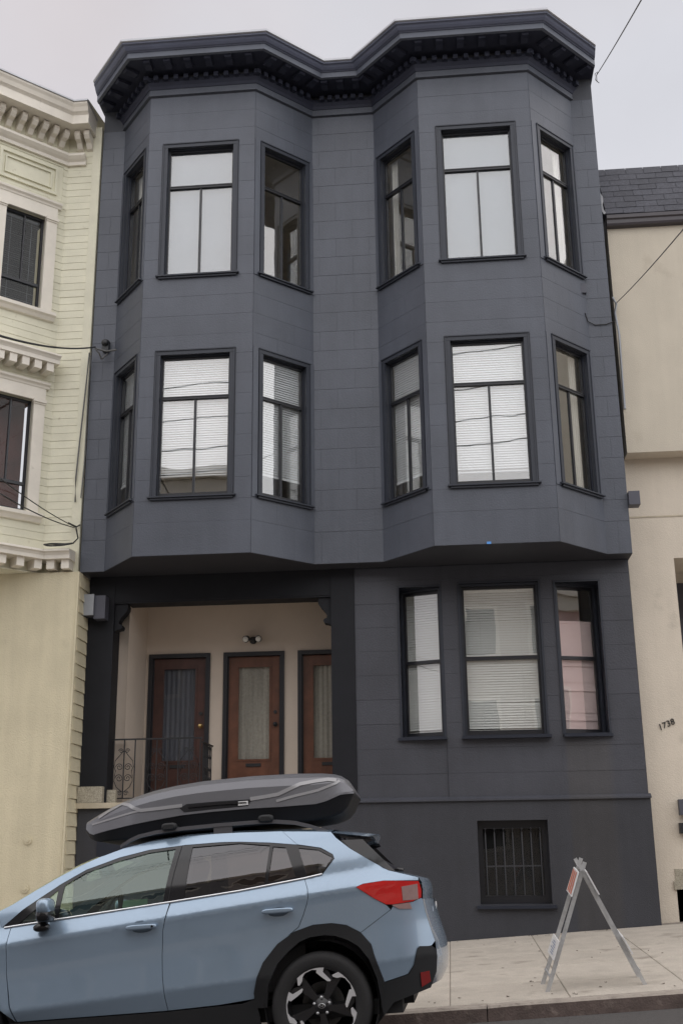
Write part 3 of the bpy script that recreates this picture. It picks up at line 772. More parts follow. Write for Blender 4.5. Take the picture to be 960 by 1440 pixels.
def door(d0, d1, kind):
    fr = MB(); f = .062; y = YB - .03
    fr.box(d0, d0 + f, y, YB + .06, 2.2, dz - f); fr.box(d1 - f, d1, y, YB + .06, 2.2, dz - f); fr.box(d0, d1, y - .002, YB + .06, dz - f, dz)
    fr.box(d0 + f - .002, d0 + f + .016, YB + .02, YB + .06, 2.2, dz - f); fr.box(d1 - f - .016, d1 - f + .002, YB + .02, YB + .06, 2.2, dz - f)
    root = fr.build('door', 'sash', house)
    a0, a1 = d0 + f + .004, d1 - f - .004; z0, z1 = 2.21, dz - f - .005; yy = YB + .03
    gx0, gx1, gz0, gz1 = a0 + .155, a1 - .155, 2.86, z1 - .15
    lf = MB()
    lf.box(a0, gx0, yy, yy + .045, z0, z1); lf.box(gx1, a1, yy, yy + .045, z0, z1)
    lf.box(gx0, gx1, yy + .0005, yy + .045, z0, gz0); lf.box(gx0, gx1, yy + .0005, yy + .045, gz1, z1)
    m_ = .022
    lf.box(gx0 - m_, gx0 + .006, yy - .010, yy + .01, gz0 - m_, gz1 + m_); lf.box(gx1 - .006, gx1 + m_, yy - .010, yy + .01, gz0 - m_, gz1 + m_)
    lf.box(gx0 + .006, gx1 - .006, yy - .0095, yy + .01, gz0 - m_, gz0 + .006); lf.box(gx0 + .006, gx1 - .006, yy - .0095, yy + .01, gz1 - .006, gz1 + m_)
    lf.box(gx0, gx1, yy - .008, yy + .01, z0 + .15, gz0 - .12)
    lf.build('door_leaf', 'doordark' if kind == 'dark' else 'door', root)
    g_ = MB(); g_.box(gx0, gx1, yy + .018, yy + .023, gz0, gz1); g_.build('pane', 'glass_dim', root)
    c_ = MB()
    c_.grid(lambda i, j: (gx0 + (gx1 - gx0) * i, yy + .052 + .006 * math.sin(i * 42), gz0 + (gz1 - gz0) * j), 40, 1)
    c_.build('lace_curtain', {'dark': 'darkbox', 'mid': 'lace', 'lace': 'lace'}[kind], root)
    s_ = MB(); cx = (a0 + a1) / 2; s_.box(cx - .11, cx + .11, yy - .014, yy, gz0 - .10, gz0 - .055); s_.build('mail_slot', 'iron', root)
    k_ = MB(); k_.tube([(a1 - .07, yy, 3.36), (a1 - .07, yy - .05, 3.36)], .012, 8); k_.blob((a1 - .07, yy - .06, 3.36), (.03, .022, .03), 1, 8)
    k_.tube([(a1 - .07, yy, 3.36), (a1 - .07, yy - .008, 3.36)], .034, 14); k_.build('knob', 'brass' if kind == 'dark' else 'iron', root)
    k_ = MB(); k_.tube([(a1 - .07, yy, 3.54), (a1 - .07, yy - .02, 3.54)], .026, 14); k_.build('deadbolt', 'iron', root)
    b2 = MB(); b2.box(d0, d1, YB + .4, YB + .42, 2.2, dz); b2.build('hall_backing', 'dark', root)
for (d0, d1), k in zip(DX, ('dark', 'mid', 'lace')): door(d0, d1, k)
# iron guard rail with scrolls
rail = thing('iron_railing', 'black wrought iron railing with scrolls at the edge of the porch', 'railing', (-4.0, .5, 2.2))
def scroll(cx, cz, s, mir, turns=1.6, y=.5):
    pts = []
    for k in range(22):
        t = k / 21; a = t * turns * 2 * math.pi; r = s * (1 - .82 * t)
        pts.append((cx + mir * (r * math.cos(a)), y, cz + r * math.sin(a)))
    return pts
b = MB(); b.box(-4.66, -3.36, .485, .515, 3.075, 3.095); b.build('top_rail', 'iron', rail)
b = MB(); b.box(-4.66, -3.36, .488, .512, 2.285, 2.300); b.build('bottom_rail', 'iron', rail)
xb = -4.60; k = 0
while xb < -3.38:
    b = MB(); b.box(xb - .007, xb + .007, .493, .507, 2.225 if k % 3 == 0 else 2.29, 3.08); b.build('baluster', 'iron', rail)
    if k % 3 == 1:
        b = MB()
        for mir in (-1, 1):
            b.tube(scroll(xb + mir * .045, 2.93, .034, mir), .005, 5); b.tube(scroll(xb + mir * .060, 2.71, .052, mir), .0055, 5)
            b.tube(scroll(xb + mir * .060, 2.56, .056, mir), .0055, 5); b.tube(scroll(xb + mir * .045, 2.36, .034, mir), .005, 5)
            b.tube([(xb + mir * .010, .5, 2.93), (xb + mir * .05, .5, 2.88), (xb + mir * .12, .5, 2.80), (xb + mir * .135, .5, 2.72), (xb + mir * .112, .5, 2.66), (xb + mir * .125, .5, 2.60), (xb + mir * .128, .5, 2.52), (xb + mir * .09, .5, 2.44), (xb + mir * .012, .5, 2.38)], .0055, 5)
        b.build('scrollwork', 'iron', rail)
    xb += .152; k += 1
b = MB(); b.box(-3.375, -3.345, .53, 1.2, 3.02, 3.04)
for k in range(6):
    y = .58 + k * .11; b.box(-3.367, -3.353, y - .007, y + .007, 2.2, 3.02)
    if k < 5:
        for cz in (2.92, 2.62, 2.36): b.tube([(-3.36, y + .055 + .04 * math.cos(a * .5), cz + .08 * math.sin(a * .5)) for a in range(13)], .006, 5)
b.build('return_panel', 'iron', rail)

# small fixtures
fl = thing('floodlight', 'black twin-headed floodlight on the porch wall above the doors', 'floodlight', (-2.83, YB, 4.60))
b = MB(); b.blob((-2.83, YB - .03, 4.60), (.055, .035, .055), .8, 8); b.tube([(-2.9, YB - .07, 4.61), (-2.76, YB - .07, 4.61)], .02, 8); b.tube([(-2.83, YB - .02, 4.6), (-2.83, YB - .09, 4.57)], .028, 8); b.build('mount', 'iron', fl)
for s in (-1, 1):
    b = MB(); c = Vector((-2.83 + s * .085, YB - .09, 4.62))
    b.tube([c + Vector((0, .05, .02)), c, c + Vector((s * .01, -.05, -.02))], [.03, .045, .052], 12); o = b.build('lamp_head', 'iron', fl)
    b = MB(); b.blob(c + Vector((s * .011, -.058, -.022)), (.043, .018, .043), 1, 8); b.build('lens', 'lens', o)
t = thing('meter_box', 'light grey metal box fixed high at the left end of the dark house', 'meter box', (-4.95, .1, 4.76))
b = MB(); b.box(-5.055, -4.855, .08, .1, 4.765, 5.065); b.build('cover', 'greybox', t)
b = MB(); b.box(-5.05, -4.86, .1, .30, 4.77, 5.06); b.box(-4.86, -4.70, .12, .30, 4.72, 5.05); b.build('casing', 'darkbox', t)
b = MB(); c = at(687, 762, -.77); b.box(c.x - .028, c.x + .028, -.768, -.765, ZS - .002, ZS + .030); tag(b.build('blue_tape', 'tape'), 'scrap of blue tape on the lower edge of the right bay', 'tape')
b = MB(); c = at(818, 408, -.03); b.box(c.x - .05, c.x + .05, -.09, -.012, c.z - .07, c.z + .07); tag(b.build('junction_box', 'darkbox'), 'small dark box on the wall beside the top right window', 'junction box')
b = MB(); c = at(884, 702, 0); b.box(2.572, 2.72, -.10, .08, 6.02, 6.21); tag(b.build('vent_box', 'darkbox'), 'dark grey box sticking out from the right corner of the dark house', 'vent')
b = MB(); b.tube([at(822, 440, -.06), at(826, 452, -.03), at(836, 457, -.02), at(852, 456, -.02), at(862, 452, -.03)], .007, 6); tag(b.build('wall_cable', 'cable'), 'thin black cable looped across the right edge of the dark house', 'cable')

# ------------------------------------------------------------------ yellow house on the left
Y0 = (-6.5, -.15, .0)
yh = thing('yellow_house', 'pale yellow clapboard house with cream trim at the left edge', 'house', Y0)
yf, Ly = frame((-5.60, 0), (-5.205, 0))
yrows = [12.45 - .116 * i for i in range(62)]
wall_sheet(yf, Ly, 5.34, 12.6, [], 'wall', 'clap', yh)
siding(yf, Ly, yrows, [], lambda i: [], 'clapboard', 'clap', yh, gap=.0015, th=.005, tilt=.005, ends=(.0, .0), jit=.002)
b = MB(); b.box(-5.205, -5.075, -.026, .3, 5.34, 12.62); b.box(-5.088, -5.072, -.032, .2, 5.34, 12.6); b.build('corner_board', 'clap', yh)
BP = [(-9.6, -.9), (-6.50, -.9), (-5.60, 0)]
ys, Ls = frame(BP[1], BP[2])
W1 = (.15, 1.135, 9.34, 11.12); W2 = (.15, 1.135, 6.20, 8.12)
hs = [(W[0] + .17, W[1] - .17, W[2] + .03, W[3] - .20) for W in (W1, W2)]
wall_sheet(ys, Ls, 5.34, 12.6, hs, 'wall', 'clap', yh, depth=.12)
siding(ys, Ls, yrows, [(W1[0], W1[1], W1[2] - .08, W1[3] + .06), (W2[0], W2[1], W2[2] - .08, W2[3] + .1), (.1, 1.2, 11.32, 11.9), (-.1, 1.3, 8.42, 8.66)], lambda i: [], 'clapboard', 'clap', yh, gap=.0015, th=.005, tilt=.005, ends=(0, 0), jit=.002)
yfr, Lf = frame(BP[0], BP[1]); wall_sheet(yfr, Lf, 5.34, 12.6, [], 'wall', 'clap', yh)
def ywin(W, lower):
    x0, x1, z0, z1 = W; p = .17
    b = MB(ys)
    b.box(x0, x0 + p, -.045, .02, z0, z1 - .2); b.box(x1 - p, x1, -.045, .02, z0, z1 - .2)
    b.box(x0 - .002, x1 + .002, -.042, .02, z1 - .2, z1)
    for a in (x0, x1 - p): b.box(a - .015, a + p + .015, -.075, .0, z1 - .235, z1 - .185); b.box(a - .006, a + p + .006, -.058, .0, z1 - .26, z1 - .236)
    b.box(x0 + p - .03, x0 + p, .02, .06, z0, z1 - .2); b.box(x1 - p, x1 - p + .03, .02, .06, z0, z1 - .2)
    win = b.build('window', 'cream', yh)
    c = MB(ys)
    c.prism([(0, 0), (-.05, 0), (-.062, .03), (-.09, .055), (-.095, .085), (0, .09)], lambda a, z, d: (d, a, z1 + z), x0 - .07, x1 + .05); c.build('head_moulding', 'cream', win)
    c = MB(ys); c.prism([(.02, .02), (-.115, .0), (-.115, -.05), (-.08, -.075), (-.05, -.12), (0, -.13)], lambda a, z, d: (d, a, z0 + z), x0 - .05, x1 + .05); c.build('sill', 'cream', win)
    a0, a1, c0, c1 = x0 + p, x1 - p, z0 + .02, z1 - .2
    s = MB(ys); sw = .035; y0, y1 = .06, .1
    s.box(a0, a0 + sw, y0, y1, c0, c1); s.box(a1 - sw, a1, y0, y1, c0, c1); s.box(a0 + sw, a1 - sw, y0, y1, c0, c0 + .05); s.box(a0 + sw, a1 - sw, y0, y1, c1 - .04, c1)
    zr = c0 + .42; s.box(a0 + sw, a1 - sw, y0 - .01, y1, zr - .022, zr + .022)
    xm = (a0 + a1) / 2 + .02; s.box(xm - .012, xm + .012, y0 + .002, y1, zr + .022, c1 - .04)
    s.build('sash', 'sash', win)
    for q in ((a0 + sw, xm - .012, zr + .022, c1 - .04), (xm + .012, a1 - sw, zr + .022, c1 - .04), (a0 + sw, a1 - sw, c0 + .05, zr - .022)):
        pb = MB(ys); pb.box(q[0], q[1], .078, .082, q[2], q[3]); pb.build('pane', 'glass_dim', win)
    if lower:
        cb = MB(ys); cb.grid(lambda i, j: (a0 + .16 * i, .16 + .015 * math.sin(i * 15), c0 + (c1 - c0) * j), 16, 1); cb.build('curtain', 'curtain', win)
    else:
        blind_mesh(ys, a0 + .03, a1 - .03, c0 + .06, c1 - .03, .15, tilt=30).build('blind', 'blindgrey', win)
    bk = MB(ys); bk.box(a0 - .2, a1 + .1, .5, .52, c0 - .3, c1 + .3); bk.box(a0 - .2, a1 + .1, .12, .52, c1 + .05, c1 + .3); bk.build('room_wall', 'roomdark' if not lower else 'roomred', win)
ywin(W1, False); ywin(W2, True)
# moulded frieze panel
b = MB(ys)
for (a, c, d, e) in ((.16, 1.10, 11.80, 11.84), (.16, 1.10, 11.36, 11.40), (.16, .20, 11.40, 11.80), (1.06, 1.10, 11.40, 11.80)): b.box(a, c, -.035, .0, d, e)
for (a, c, d, e) in ((.25, 1.01, 11.72, 11.745), (.25, 1.01, 11.455, 11.48), (.25, .275, 11.48, 11.72), (.985, 1.01, 11.48, 11.72)): b.box(a, c, -.028, .0, d, e)
b.build('frieze_panel', 'clap', yh)
# cornices follow the bay then the flat wall
YP = [Vector(BP[0]), Vector(BP[1]), Vector(BP[2]), Vector((-5.0, 0))]
def ysweep(prof, name, xr, ma='cream'):
    ds = [(YP[i + 1] - YP[i]).normalized() for i in range(3)]; nn = [Vector((d.y, -d.x)) for d in ds]
    b = MB(); rings = []
    for e, z in prof:
        pts = [YP[0] + nn[0] * e]
        for i in (1, 2): mi = nn[i - 1] + nn[i]; mi /= (1 + nn[i - 1].dot(nn[i])); pts.append(YP[i] + mi * e)
        pts.append(Vector((max(xr, pts[-1].x + .02), -e))); rings.append([Vector((p.x, p.y, z)) for p in pts])
    for i in range(len(prof) - 1):
        for k in range(3): b.add([rings[i][k], rings[i][k + 1], rings[i + 1][k + 1], rings[i + 1][k]], [(0, 1, 2, 3)])
    b.add([r[3] for r in rings], [tuple(range(len(prof)))])
    return b.build(name, ma, yh)
ysweep([(0, 12.80), (.54, 12.78), (.545, 12.75), (.0, 12.748)], 'cornice_flashing', -5.165, 'flash')
ysweep([(0, 12.747), (.525, 12.747), (.52, 12.72), (.49, 12.68), (.465, 12.62), (.44, 12.60), (.42, 12.58), (.42, 12.43), (.39, 12.425), (.39, 12.44), (0, 12.44)], 'cornice', -5.17)
ysweep([(0, 12.10), (.14, 12.10), (.14, 12.06), (.10, 12.02), (.06, 11.99), (.05, 11.94), (0, 11.94)], 'bed_moulding', -5.30)
ysweep([(0, 5.66), (.33, 5.63), (.335, 5.60), (.31, 5.585), (.29, 5.55), (.29, 5.50), (0, 5.50)], 'belt_cornice', -5.115)
ysweep([(0, 5.36), (.05, 5.36), (.05, 5.342), (0, 5.342)], 'belt_fillet', -5.08, 'clap')
br = None
bb = MB(); bb.prism([(0, 0), (-.25, 0), (-.25, -.07), (-.20, -.12), (-.12, -.14), (-.06, -.21), (0, -.23)], lambda a, z, d: (d, a, z), -.042, .042)
db = MB(); db.box(-.055, .055, -.24, 0, -.13, 0)
proto = {}
def put(key, mbld, mtx):
    if key not in proto:
        o = mbld.build(key, 'cream', yh); o.data.transform(Matrix.Translation(Vector(Y0))); proto[key] = o
    else:
        o = proto[key].copy(); COL.objects.link(o); o.parent = yh
    o.matrix_local = Matrix.Translation(-Vector(Y0)) @ mtx
T = Matrix.Translation
for k in range(7): put('cornice_bracket', bb, ys @ T((.06 + k * .175, 0, 12.425)))
yfl, _ = frame((-5.6, 0), (-5.0, 0))
for k in range(2): put('cornice_bracket', bb, yfl @ T((.20 + k * .15, 0, 12.425)))
for k in range(5): put('dentil', db, ys @ T((.06 + k * .26, 0, 5.50)))
for k in range(2): put('dentil', db, yfl @ T((.20 + k * .21, 0, 5.50)))
for k in range(7): put('dentil', db, ys @ T((-.05 + k * .19, 0, 8.46)))
b = MB(ys); b.prism([(0, 8.64), (-.30, 8.60), (-.305, 8.575), (-.28, 8.55), (-.26, 8.52), (-.26, 8.46), (0, 8.46)], lambda a, z, d: (d, a, z), -.3, 1.225); b.build('window_cornice', 'cream', yh)
# stucco ground storey and its shiplap flank
b = MB(); b.box(-9.6, -5.02, -.15, .2, -.6, 5.338); b.build('stucco_wall', 'ystucco', yh)
b = MB(); b.box(-5.03, -5.002, -.162, .0, -.6, 5.335); b.box(-5.055, -5.036, -.156, -.1, -.6, 5.33); b.build('corner_bead', 'ystucco', yh)
yl, Ll2 = frame((-5.015, -.12), (-5.015, .9))
srows = [5.30 - .178 * i for i in range(31)]
wall_sheet(yl, Ll2, -.4, 5.34, [], 'wall', 'ledge', yh)
siding(yl, Ll2, srows, [], lambda i: [], 'shiplap_board', 'ystucco', yh, gap=.012, th=.012, tilt=.014)
b = MB(); b.add([(-5.073, .2, 5.34), (-5.073, 12, 5.34), (-5.073, 12, 12.7), (-5.073, .2, 12.7)], [(0, 1, 2, 3)])
b.add([(-9.6, -1.4, 12.79), (-6.7, -1.4, 12.79), (-5.75, -.5, 12.79), (-5.16, -.5, 12.79), (-5.07, .2, 12.79), (-5.07, 12, 12.79), (-9.6, 12, 12.79)], [tuple(range(7))])
b.build('side_wall', 'clap', yh, fix=False)
b = MB(); b.add([(-9.6, -.9, 5.341), (-6.5, -.9, 5.341), (-5.6, 0, 5.341), (-5.07, 0, 5.341), (-5.07, .5, 5.341), (-9.6, .5, 5.341)], [tuple(range(6))]); b.build('bay_soffit', 'clap', yh, fix=False)
for px, py in ((40, 1182), (36, 1250)):
    p = at(px, py, -.15); b = MB(); b.tube([p, p + Vector((0, -.02, 0))], .05, 14); b.tube([p, p + Vector((0, -.035, 0))], .02, 10); b.build('anchor_plate', 'ystucco', yh)

# ------------------------------------------------------------------ tan house on the right
T0 = (4.0, .8, .6)
th_ = thing('tan_house', 'tan stucco house with a shingled roof edge at the right', 'house', T0)
XL = 2.672
b = MB(); b.box(XL, 9, .30, 3, 6.90, 10.47); b.build('upper_wall', 'rstucco', th_)

b = MB(); b.prism([(.30, 10.46), (.215, 10.47), (.20, 10.50), (.20, 10.56), (.175, 10.575), (.175, 10.63), (.30, 10.64)], lambda y, z, d: (d, y, z), XL - .01, 9); b.build('gutter', 'gutter', th_)

b = MB(); b.box(XL - .008, 9, .21, .30, 10.64, 10.66)
b.build('eave_board', 'shingle', th_)
rs = Vector((0, .46, 1.02)).normalized(); rn = Vector((0, -rs.z, rs.y))      # roof slope and its outward normal
rb = Vector((0, .20, 10.65)); RL_ = 1.16
b = MB(); b.add([Vector((x, 0, 0)) + rb + rs * s for s in (0, RL_) for x in (XL - .01, 9)], [(0, 1, 3, 2)]); b.add([(XL - .01, .66, 11.69), (9, .66, 11.69), (9, 5, 12.6), (XL - .01, 5, 12.6)], [(0, 1, 2, 3)])
b.add([(XL - .01, .2, 10.65), (XL - .01, .66, 11.69), (XL - .01, 5, 12.6), (XL - .01, 5, 10.65)], [(0, 1, 2, 3)]); b.build('roof', 'shingle', th_, fix=False)
for r in range(8):
    s0 = r * .145; x = XL - .015 - (.14 if r % 2 else 0); k = 0
    while x < 4.6:
        w_ = .29 + random.uniform(-.03, .03); xa = max(x, XL - .015)
        bb2 = MB(); t0 = .013 + random.uniform(-.002, .003); s1 = s0 + .17; so_ = random.uniform(-.006, .006)
        P = [(xa, s0 + so_, t0), (x + w_ - .007, s0 + so_, t0), (x + w_ - .007, s1, .007), (xa, s1, .007), (xa, s0 + so_, t0 - .014), (x + w_ - .007, s0 + so_, t0 - .014)]
        bb2.add([Vector((a, 0, 0)) + rb + rs * s + rn * t for a, s, t in P], [(0, 1, 2, 3), (4, 5, 1, 0), (1, 5, 2), (0, 3, 4)])
        bb2.build('shingle', 'shingle', th_, fix=False); x += w_
b = MB(); fp = []
for i in range(12): fp.append(Vector((XL - .028 + random.uniform(-.012, .02), 0, 0)) + rb + rs * (RL_ * i / 11) + rn * .03)
for i in range(11):
    a, c = fp[i], fp[i + 1]; d = Vector((-.03, 0, 0)); b.add([a, c, c + d - rn * .02, a + d - rn * .02], [(0, 1, 2, 3)])
b.build('roof_flashing', 'flashwhite', th_, fix=False) if 'flashwhite' in M else None
b = MB()
YW = .58
for a, c, z0, z1 in cells(2.60, 9, -.4, 6.90, [(3.225, 6.2, .3, 5.42)]): b.add([(a, YW, z0), (c, YW, z0), (c, YW, z1), (a, YW, z1)], [(0, 1, 2, 3)])
b.add([(3.225, YW, -.4), (3.225, YW + 1.6, -.4), (3.225, YW + 1.6, 5.42), (3.225, YW, 5.42)], [(0, 1, 2, 3)])
b.add([(3.225, YW, 5.42), (6.2, YW, 5.42), (6.2, YW + 1.6, 5.42), (3.225, YW + 1.6, 5.42)], [(0, 1, 2, 3)])
b.add([(2.60, YW, -.4), (2.60, 4, -.4), (2.60, 4, 6.9), (2.60, YW, 6.9)], [(0, 1, 2, 3)])
b.build('lower_wall', 'rstucco_lit', th_, fix=False)
b = MB(); b.box(3.2, 6.3, YW + 1.6, YW + 1.7, -.3, 5.6); b.build('garage_door', 'darkbox', th_)
b = MB(); b.add([(XL, .30, 6.898), (9, .30, 6.898), (9, YW + .02, 6.898), (XL, YW + .02, 6.898)], [(0, 1, 2, 3)]); b.build('overhang_soffit', 'rstucco_lit', th_, fix=False)
b = MB(); b.box(2.61, 9, YW - .008, YW, 6.02, 6.04); b.build('stucco_joint', 'ledge', th_)
p = at(926.5, 1027, YW - .012); q = at(949, 1017, YW - .012)
for k, ch in enumerate('1738'):
    c = p.lerp(q, k / 4.0)
    mtx = Matrix.Translation((c.x, YW - .007, c.z)) @ Matrix.Rotation(R(-14), 4, 'Y') @ Matrix.Rotation(R(90), 4, 'X')
    text('house_numeral', ch, .115, mtx, 'ink', th_, .006)
def onwalk(px, py):
    d = RT * ((px - 480) / 1605.4) - UP * ((py - 720) / 1605.4) + FW
    n = Vector((-SL, -.0384, 1)); k = .455 - .27 * .0384
    return CAM + d * ((k - n.dot(CAM)) / n.dot(d))
mbx = thing('mailbox', 'dark metal letter box on the tan wall at the right edge', 'mailbox', at(958, 1145, YW - .1))
p = at(957, 1124, YW - .1); q = at(957, 1146, YW - .1)
b = MB(); b.box(p.x - .03, p.x + .26, YW - .1, YW - .002, q.z, p.z); b.build('body', 'darkbox', mbx)
p = at(957, 1157, YW - .09); q = at(957, 1172, YW - .09); b = MB(); b.box(p.x - .02, p.x + .26, YW - .09, YW - .002, q.z, p.z); b.build('paper_tray', 'iron', mbx)
p = at(954, 1226, YW - .3); gz = zwalk(3.0, .55)
sp_ = thing('stone_post', 'weathered stone gatepost at the right edge beside the tan wall', 'post', (p.x + .2, .6, gz))
b = MB(); b.box(p.x + .005, p.x + .40, .58, .84, gz - .1, p.z - .22); b.build('shaft', 'slab', sp_)
b = MB(); b.box(p.x - .025, p.x + .42, .55, .845, p.z - .22, p.z - .12); b.box(p.x + .0, p.x + .40, .57, .844, p.z - .12, p.z + .03); b.build('cap', 'granite', sp_)

# ------------------------------------------------------------------ wires
def wire(name, label, pts, r, ma='cable', sag=0, n=14):
    a, c = Vector(pts[0]), Vector(pts[1]); P = []
    for i in range(n + 1):
        t = i / n; p = a.lerp(c, t); p.z -= sag * 4 * t * (1 - t); P.append(p)
    b = MB(); b.tube(P, r, 6); return tag(b.build(name, ma), label, 'cable')
wire('service_wire', 'thin wire rising to the sky from the top right corner of the dark house', [at(838, 106, -.02), at(938, -66, -9)], .0065, 'cablegrey', .02)
b = MB(); p = at(838, 106, -.02); b.tube([p + Vector((0, 0, -.12)), p, p + Vector((.02, -.02, .05)), p + Vector((-.02, 0, .03)), p + Vector((-.02, 0, -.08)), p + Vector((.03, 0, -.14))], .006, 5)
tag(b.build('wire_hook', 'cablegrey'), 'small looped wire end at the top right corner of the dark house', 'cable')
wire('service_wire', 'thin wire slanting across the upper tan wall', [at(866, 426, .22), at(985, 292, -7)], .006, 'cablegrey', .03)
b = MB(); b.tube([at(861, 418, .2), at(866, 428, .2), at(864, 440, .22), at(870, 470, .25), at(874, 530, .27), at(878, 575, .28)], .016, 8)
tag(b.build('conduit', 'greybox'), 'pale conduit running down the gap beside the tan wall', 'pipe')
wire('service_wire', 'black service cable sagging across the yellow house to the bracket', [at(134, 488, -.22), at(-60, 452, -7.5)], .012, 'cable', .10)
ib = thing('cable_bracket', 'black cable bracket with insulators on the left edge of the dark house', 'bracket', at(146, 490, -.1))
b = MB(); p = at(150, 490, -.02); b.box(p.x - .05, p.x + .05, -.09, -.012, p.z - .06, p.z + .10); b.blob((p.x, -.09, p.z + .06), (.055, .05, .05), .8, 7); b.build('mount', 'iron', ib)
b = MB(); b.tube([at(164, 492, -.3), at(150, 494, -.12), at(134, 490, -.22)], .014, 6); b.tube([at(134, 490, -.22), at(140, 497, -.2), at(143, 505, -.12)], .012, 6); b.tube([at(143, 505, -.12), at(152, 497, -.1)], .012, 6); b.build('arm', 'cablegrey', ib)
b = MB(); b.tube([at(126, 496, -.12), at(121, 545, -.06), at(112, 625, -.06), at(107, 672, -.05), at(106, 706, -.05)], .011, 6); b.tube([at(128, 500, -.12), at(124, 560, -.06), at(120, 640, -.06), at(114, 700, -.05)], .008, 6)
tag(b.build('drop_cable', 'cablegrey'), 'grey cable hanging down the corner board of the yellow house', 'cable')
wire('cable', 'upper thin cable slanting across the lower window of the yellow house', [at(106, 741, -.12), at(-40, 640, -6)], .006, 'cable', .05)
wire('cable', 'lower thin cable slanting under the lower window of the yellow house', [at(105, 742, -.13), at(-40, 668, -6)], .007, 'cable', .06)
b = MB(); c = at(82, 763, -.33)
for k in range(2): b.tube([(c.x + (.205 - .02 * k) * math.cos(q * .2618), -.30 + .12 * math.sin(q * .2618), 5.70 + .045 * math.sin(q * .2618) + .008 * math.cos(q * .52 + k)) for q in range(24)], .0105, 6, closed=True)
b.tube([at(107, 741, -.1), at(110, 757, -.1), at(104, 763, -.2)], .010, 6); b.tube([at(96, 735, -.1), at(108, 741, -.08), at(113, 738, -.05)], .012, 6)
tag(b.build('cable_coil', 'cable'), 'coil of black cable lying on the lower cornice of the yellow house', 'cable')

# ------------------------------------------------------------------ folding barricade
N1, F1, N2, F2 = onwalk(766, 1394), onwalk(763, 1379), onwalk(911, 1386), onwalk(899, 1375)
yn = (N1.y + N2.y) / 2; yfar = yn + .46
N1, N2 = [Vector((p.x, yn, zwalk(p.x, yn))) for p in (N1, N2)]
F1, F2 = [Vector((p.x * (yfar + 15.2) / (yn + 15.2) + dx, yfar, zwalk(p.x, yfar))) for p, dx in ((N1, -.04), (N2, -.05))]
AN = at(817, 1219, yn); AF = at(812, 1213, yfar)
bar = thing('folding_barricade', 'folding metal barricade with orange and white board standing on the pavement', 'barricade', (N1.lerp(N2, .5).x, yn + .23, N1.z))
def leg(a, c, off):
    """angle iron from foot to apex"""
    d = (c - a).normalized(); u = d.cross(Vector((0, 1, 0))).normalized() * off; v = Vector((0, 1, 0))
    b = MB(); e = d * .05; t = .005; w = .034
    def bx(u0, u1, v0, v1):
        P = [a + u * x + v * y + dd for dd in (Vector((0, 0, 0)), (c - a) + e) for x in (u0, u1) for y in (v0, v1)]
        b.add(P, [(0, 1, 3, 2), (4, 6, 7, 5), (0, 4, 5, 1), (2, 3, 7, 6), (0, 2, 6, 4), (1, 5, 7, 3)])
    bx(0, w, 0, t); bx(0, t, t, w)
    return b.build('leg', 'steel', bar)
# u points up-left for the left frame, so the flange stays outside
leg(N1, AN, -1); leg(F1, AF, -1); leg(N2, AN + Vector((.012, -.008, 0)), 1); leg(F2, AF + Vector((.012, -.008, 0)), 1)
b = MB(); b.tube([AN + Vector((.006, -.03, -.03)), AF + Vector((.006, .03, -.03))], .011, 8); b.build('hinge_bar', 'steel', bar)
for a, c in ((N1, F1), (N2, F2)):
    A_ = AN if a is N1 else AN; 
    p = a.lerp(AN, .12); q = c.lerp(AF, .12)
    b = MB(); b.tube([p, q], .012, 6); b.build('cross_brace', 'steel', bar)
def board(a, c, f0, f1, out, name, stripes=False, marks=False, ov=.045):
    la0, la1 = a.lerp(AN, f0), a.lerp(AN, f1); lc0, lc1 = c.lerp(AF, f0), c.lerp(AF, f1)
    n = (la1 - la0).cross(lc0 - la0).normalized() * out
    e = (lc0 - la0).normalized() * ov
    q = [la0 - e, lc0 + e, lc1 + e, la1 - e]
    o0, o1 = n * .010, n * .022
    b = MB(); b.add([p + o0 for p in q] + [p + o1 for p in q], [(0, 3, 2, 1), (4, 5, 6, 7), (0, 1, 5, 4), (1, 2, 6, 5), (2, 3, 7, 6), (3, 0, 4, 7)])
    root = b.build(name, 'white', bar)
    def uv(s, t): return q[0].lerp(q[1], s).lerp(q[3].lerp(q[2], s), t) + n * .0245
    if stripes:
        for k in range(3):
            s0 = .06 + k * .31; bb_ = MB(); bb_.add([uv(s0, .06), uv(s0 + .18, .06), uv(s0 + .24, .94), uv(s0 + .06, .94)], [(0, 1, 2, 3)]); bb_.build('stripe', 'orange', root, fix=False)
    if marks:
        rnd = random.Random(3)
        for k in range(6):
            t0 = .16 + k * .12; s0 = .2 + rnd.uniform(0, .1); s1 = .8 - rnd.uniform(0, .3)
            bb_ = MB(); bb_.add([uv(s0, t0), uv(s1, t0), uv(s1, t0 + .06), uv(s0, t0 + .06)], [(0, 1, 2, 3)]); bb_.build('faded_print', 'inkblue', root, fix=False)
    return root
board(N1, F1, .755, .955, 1 if (N1 - N2).x < 0 else -1, 'striped_board', stripes=True)
board(N1, F1, .25, .40, 1, 'sign_plate', marks=True, ov=.05)
board(N2, F2, .755, .955, -1, 'striped_board', stripes=True)
board(N2, F2, .25, .40, -1, 'sign_plate', ov=.05)

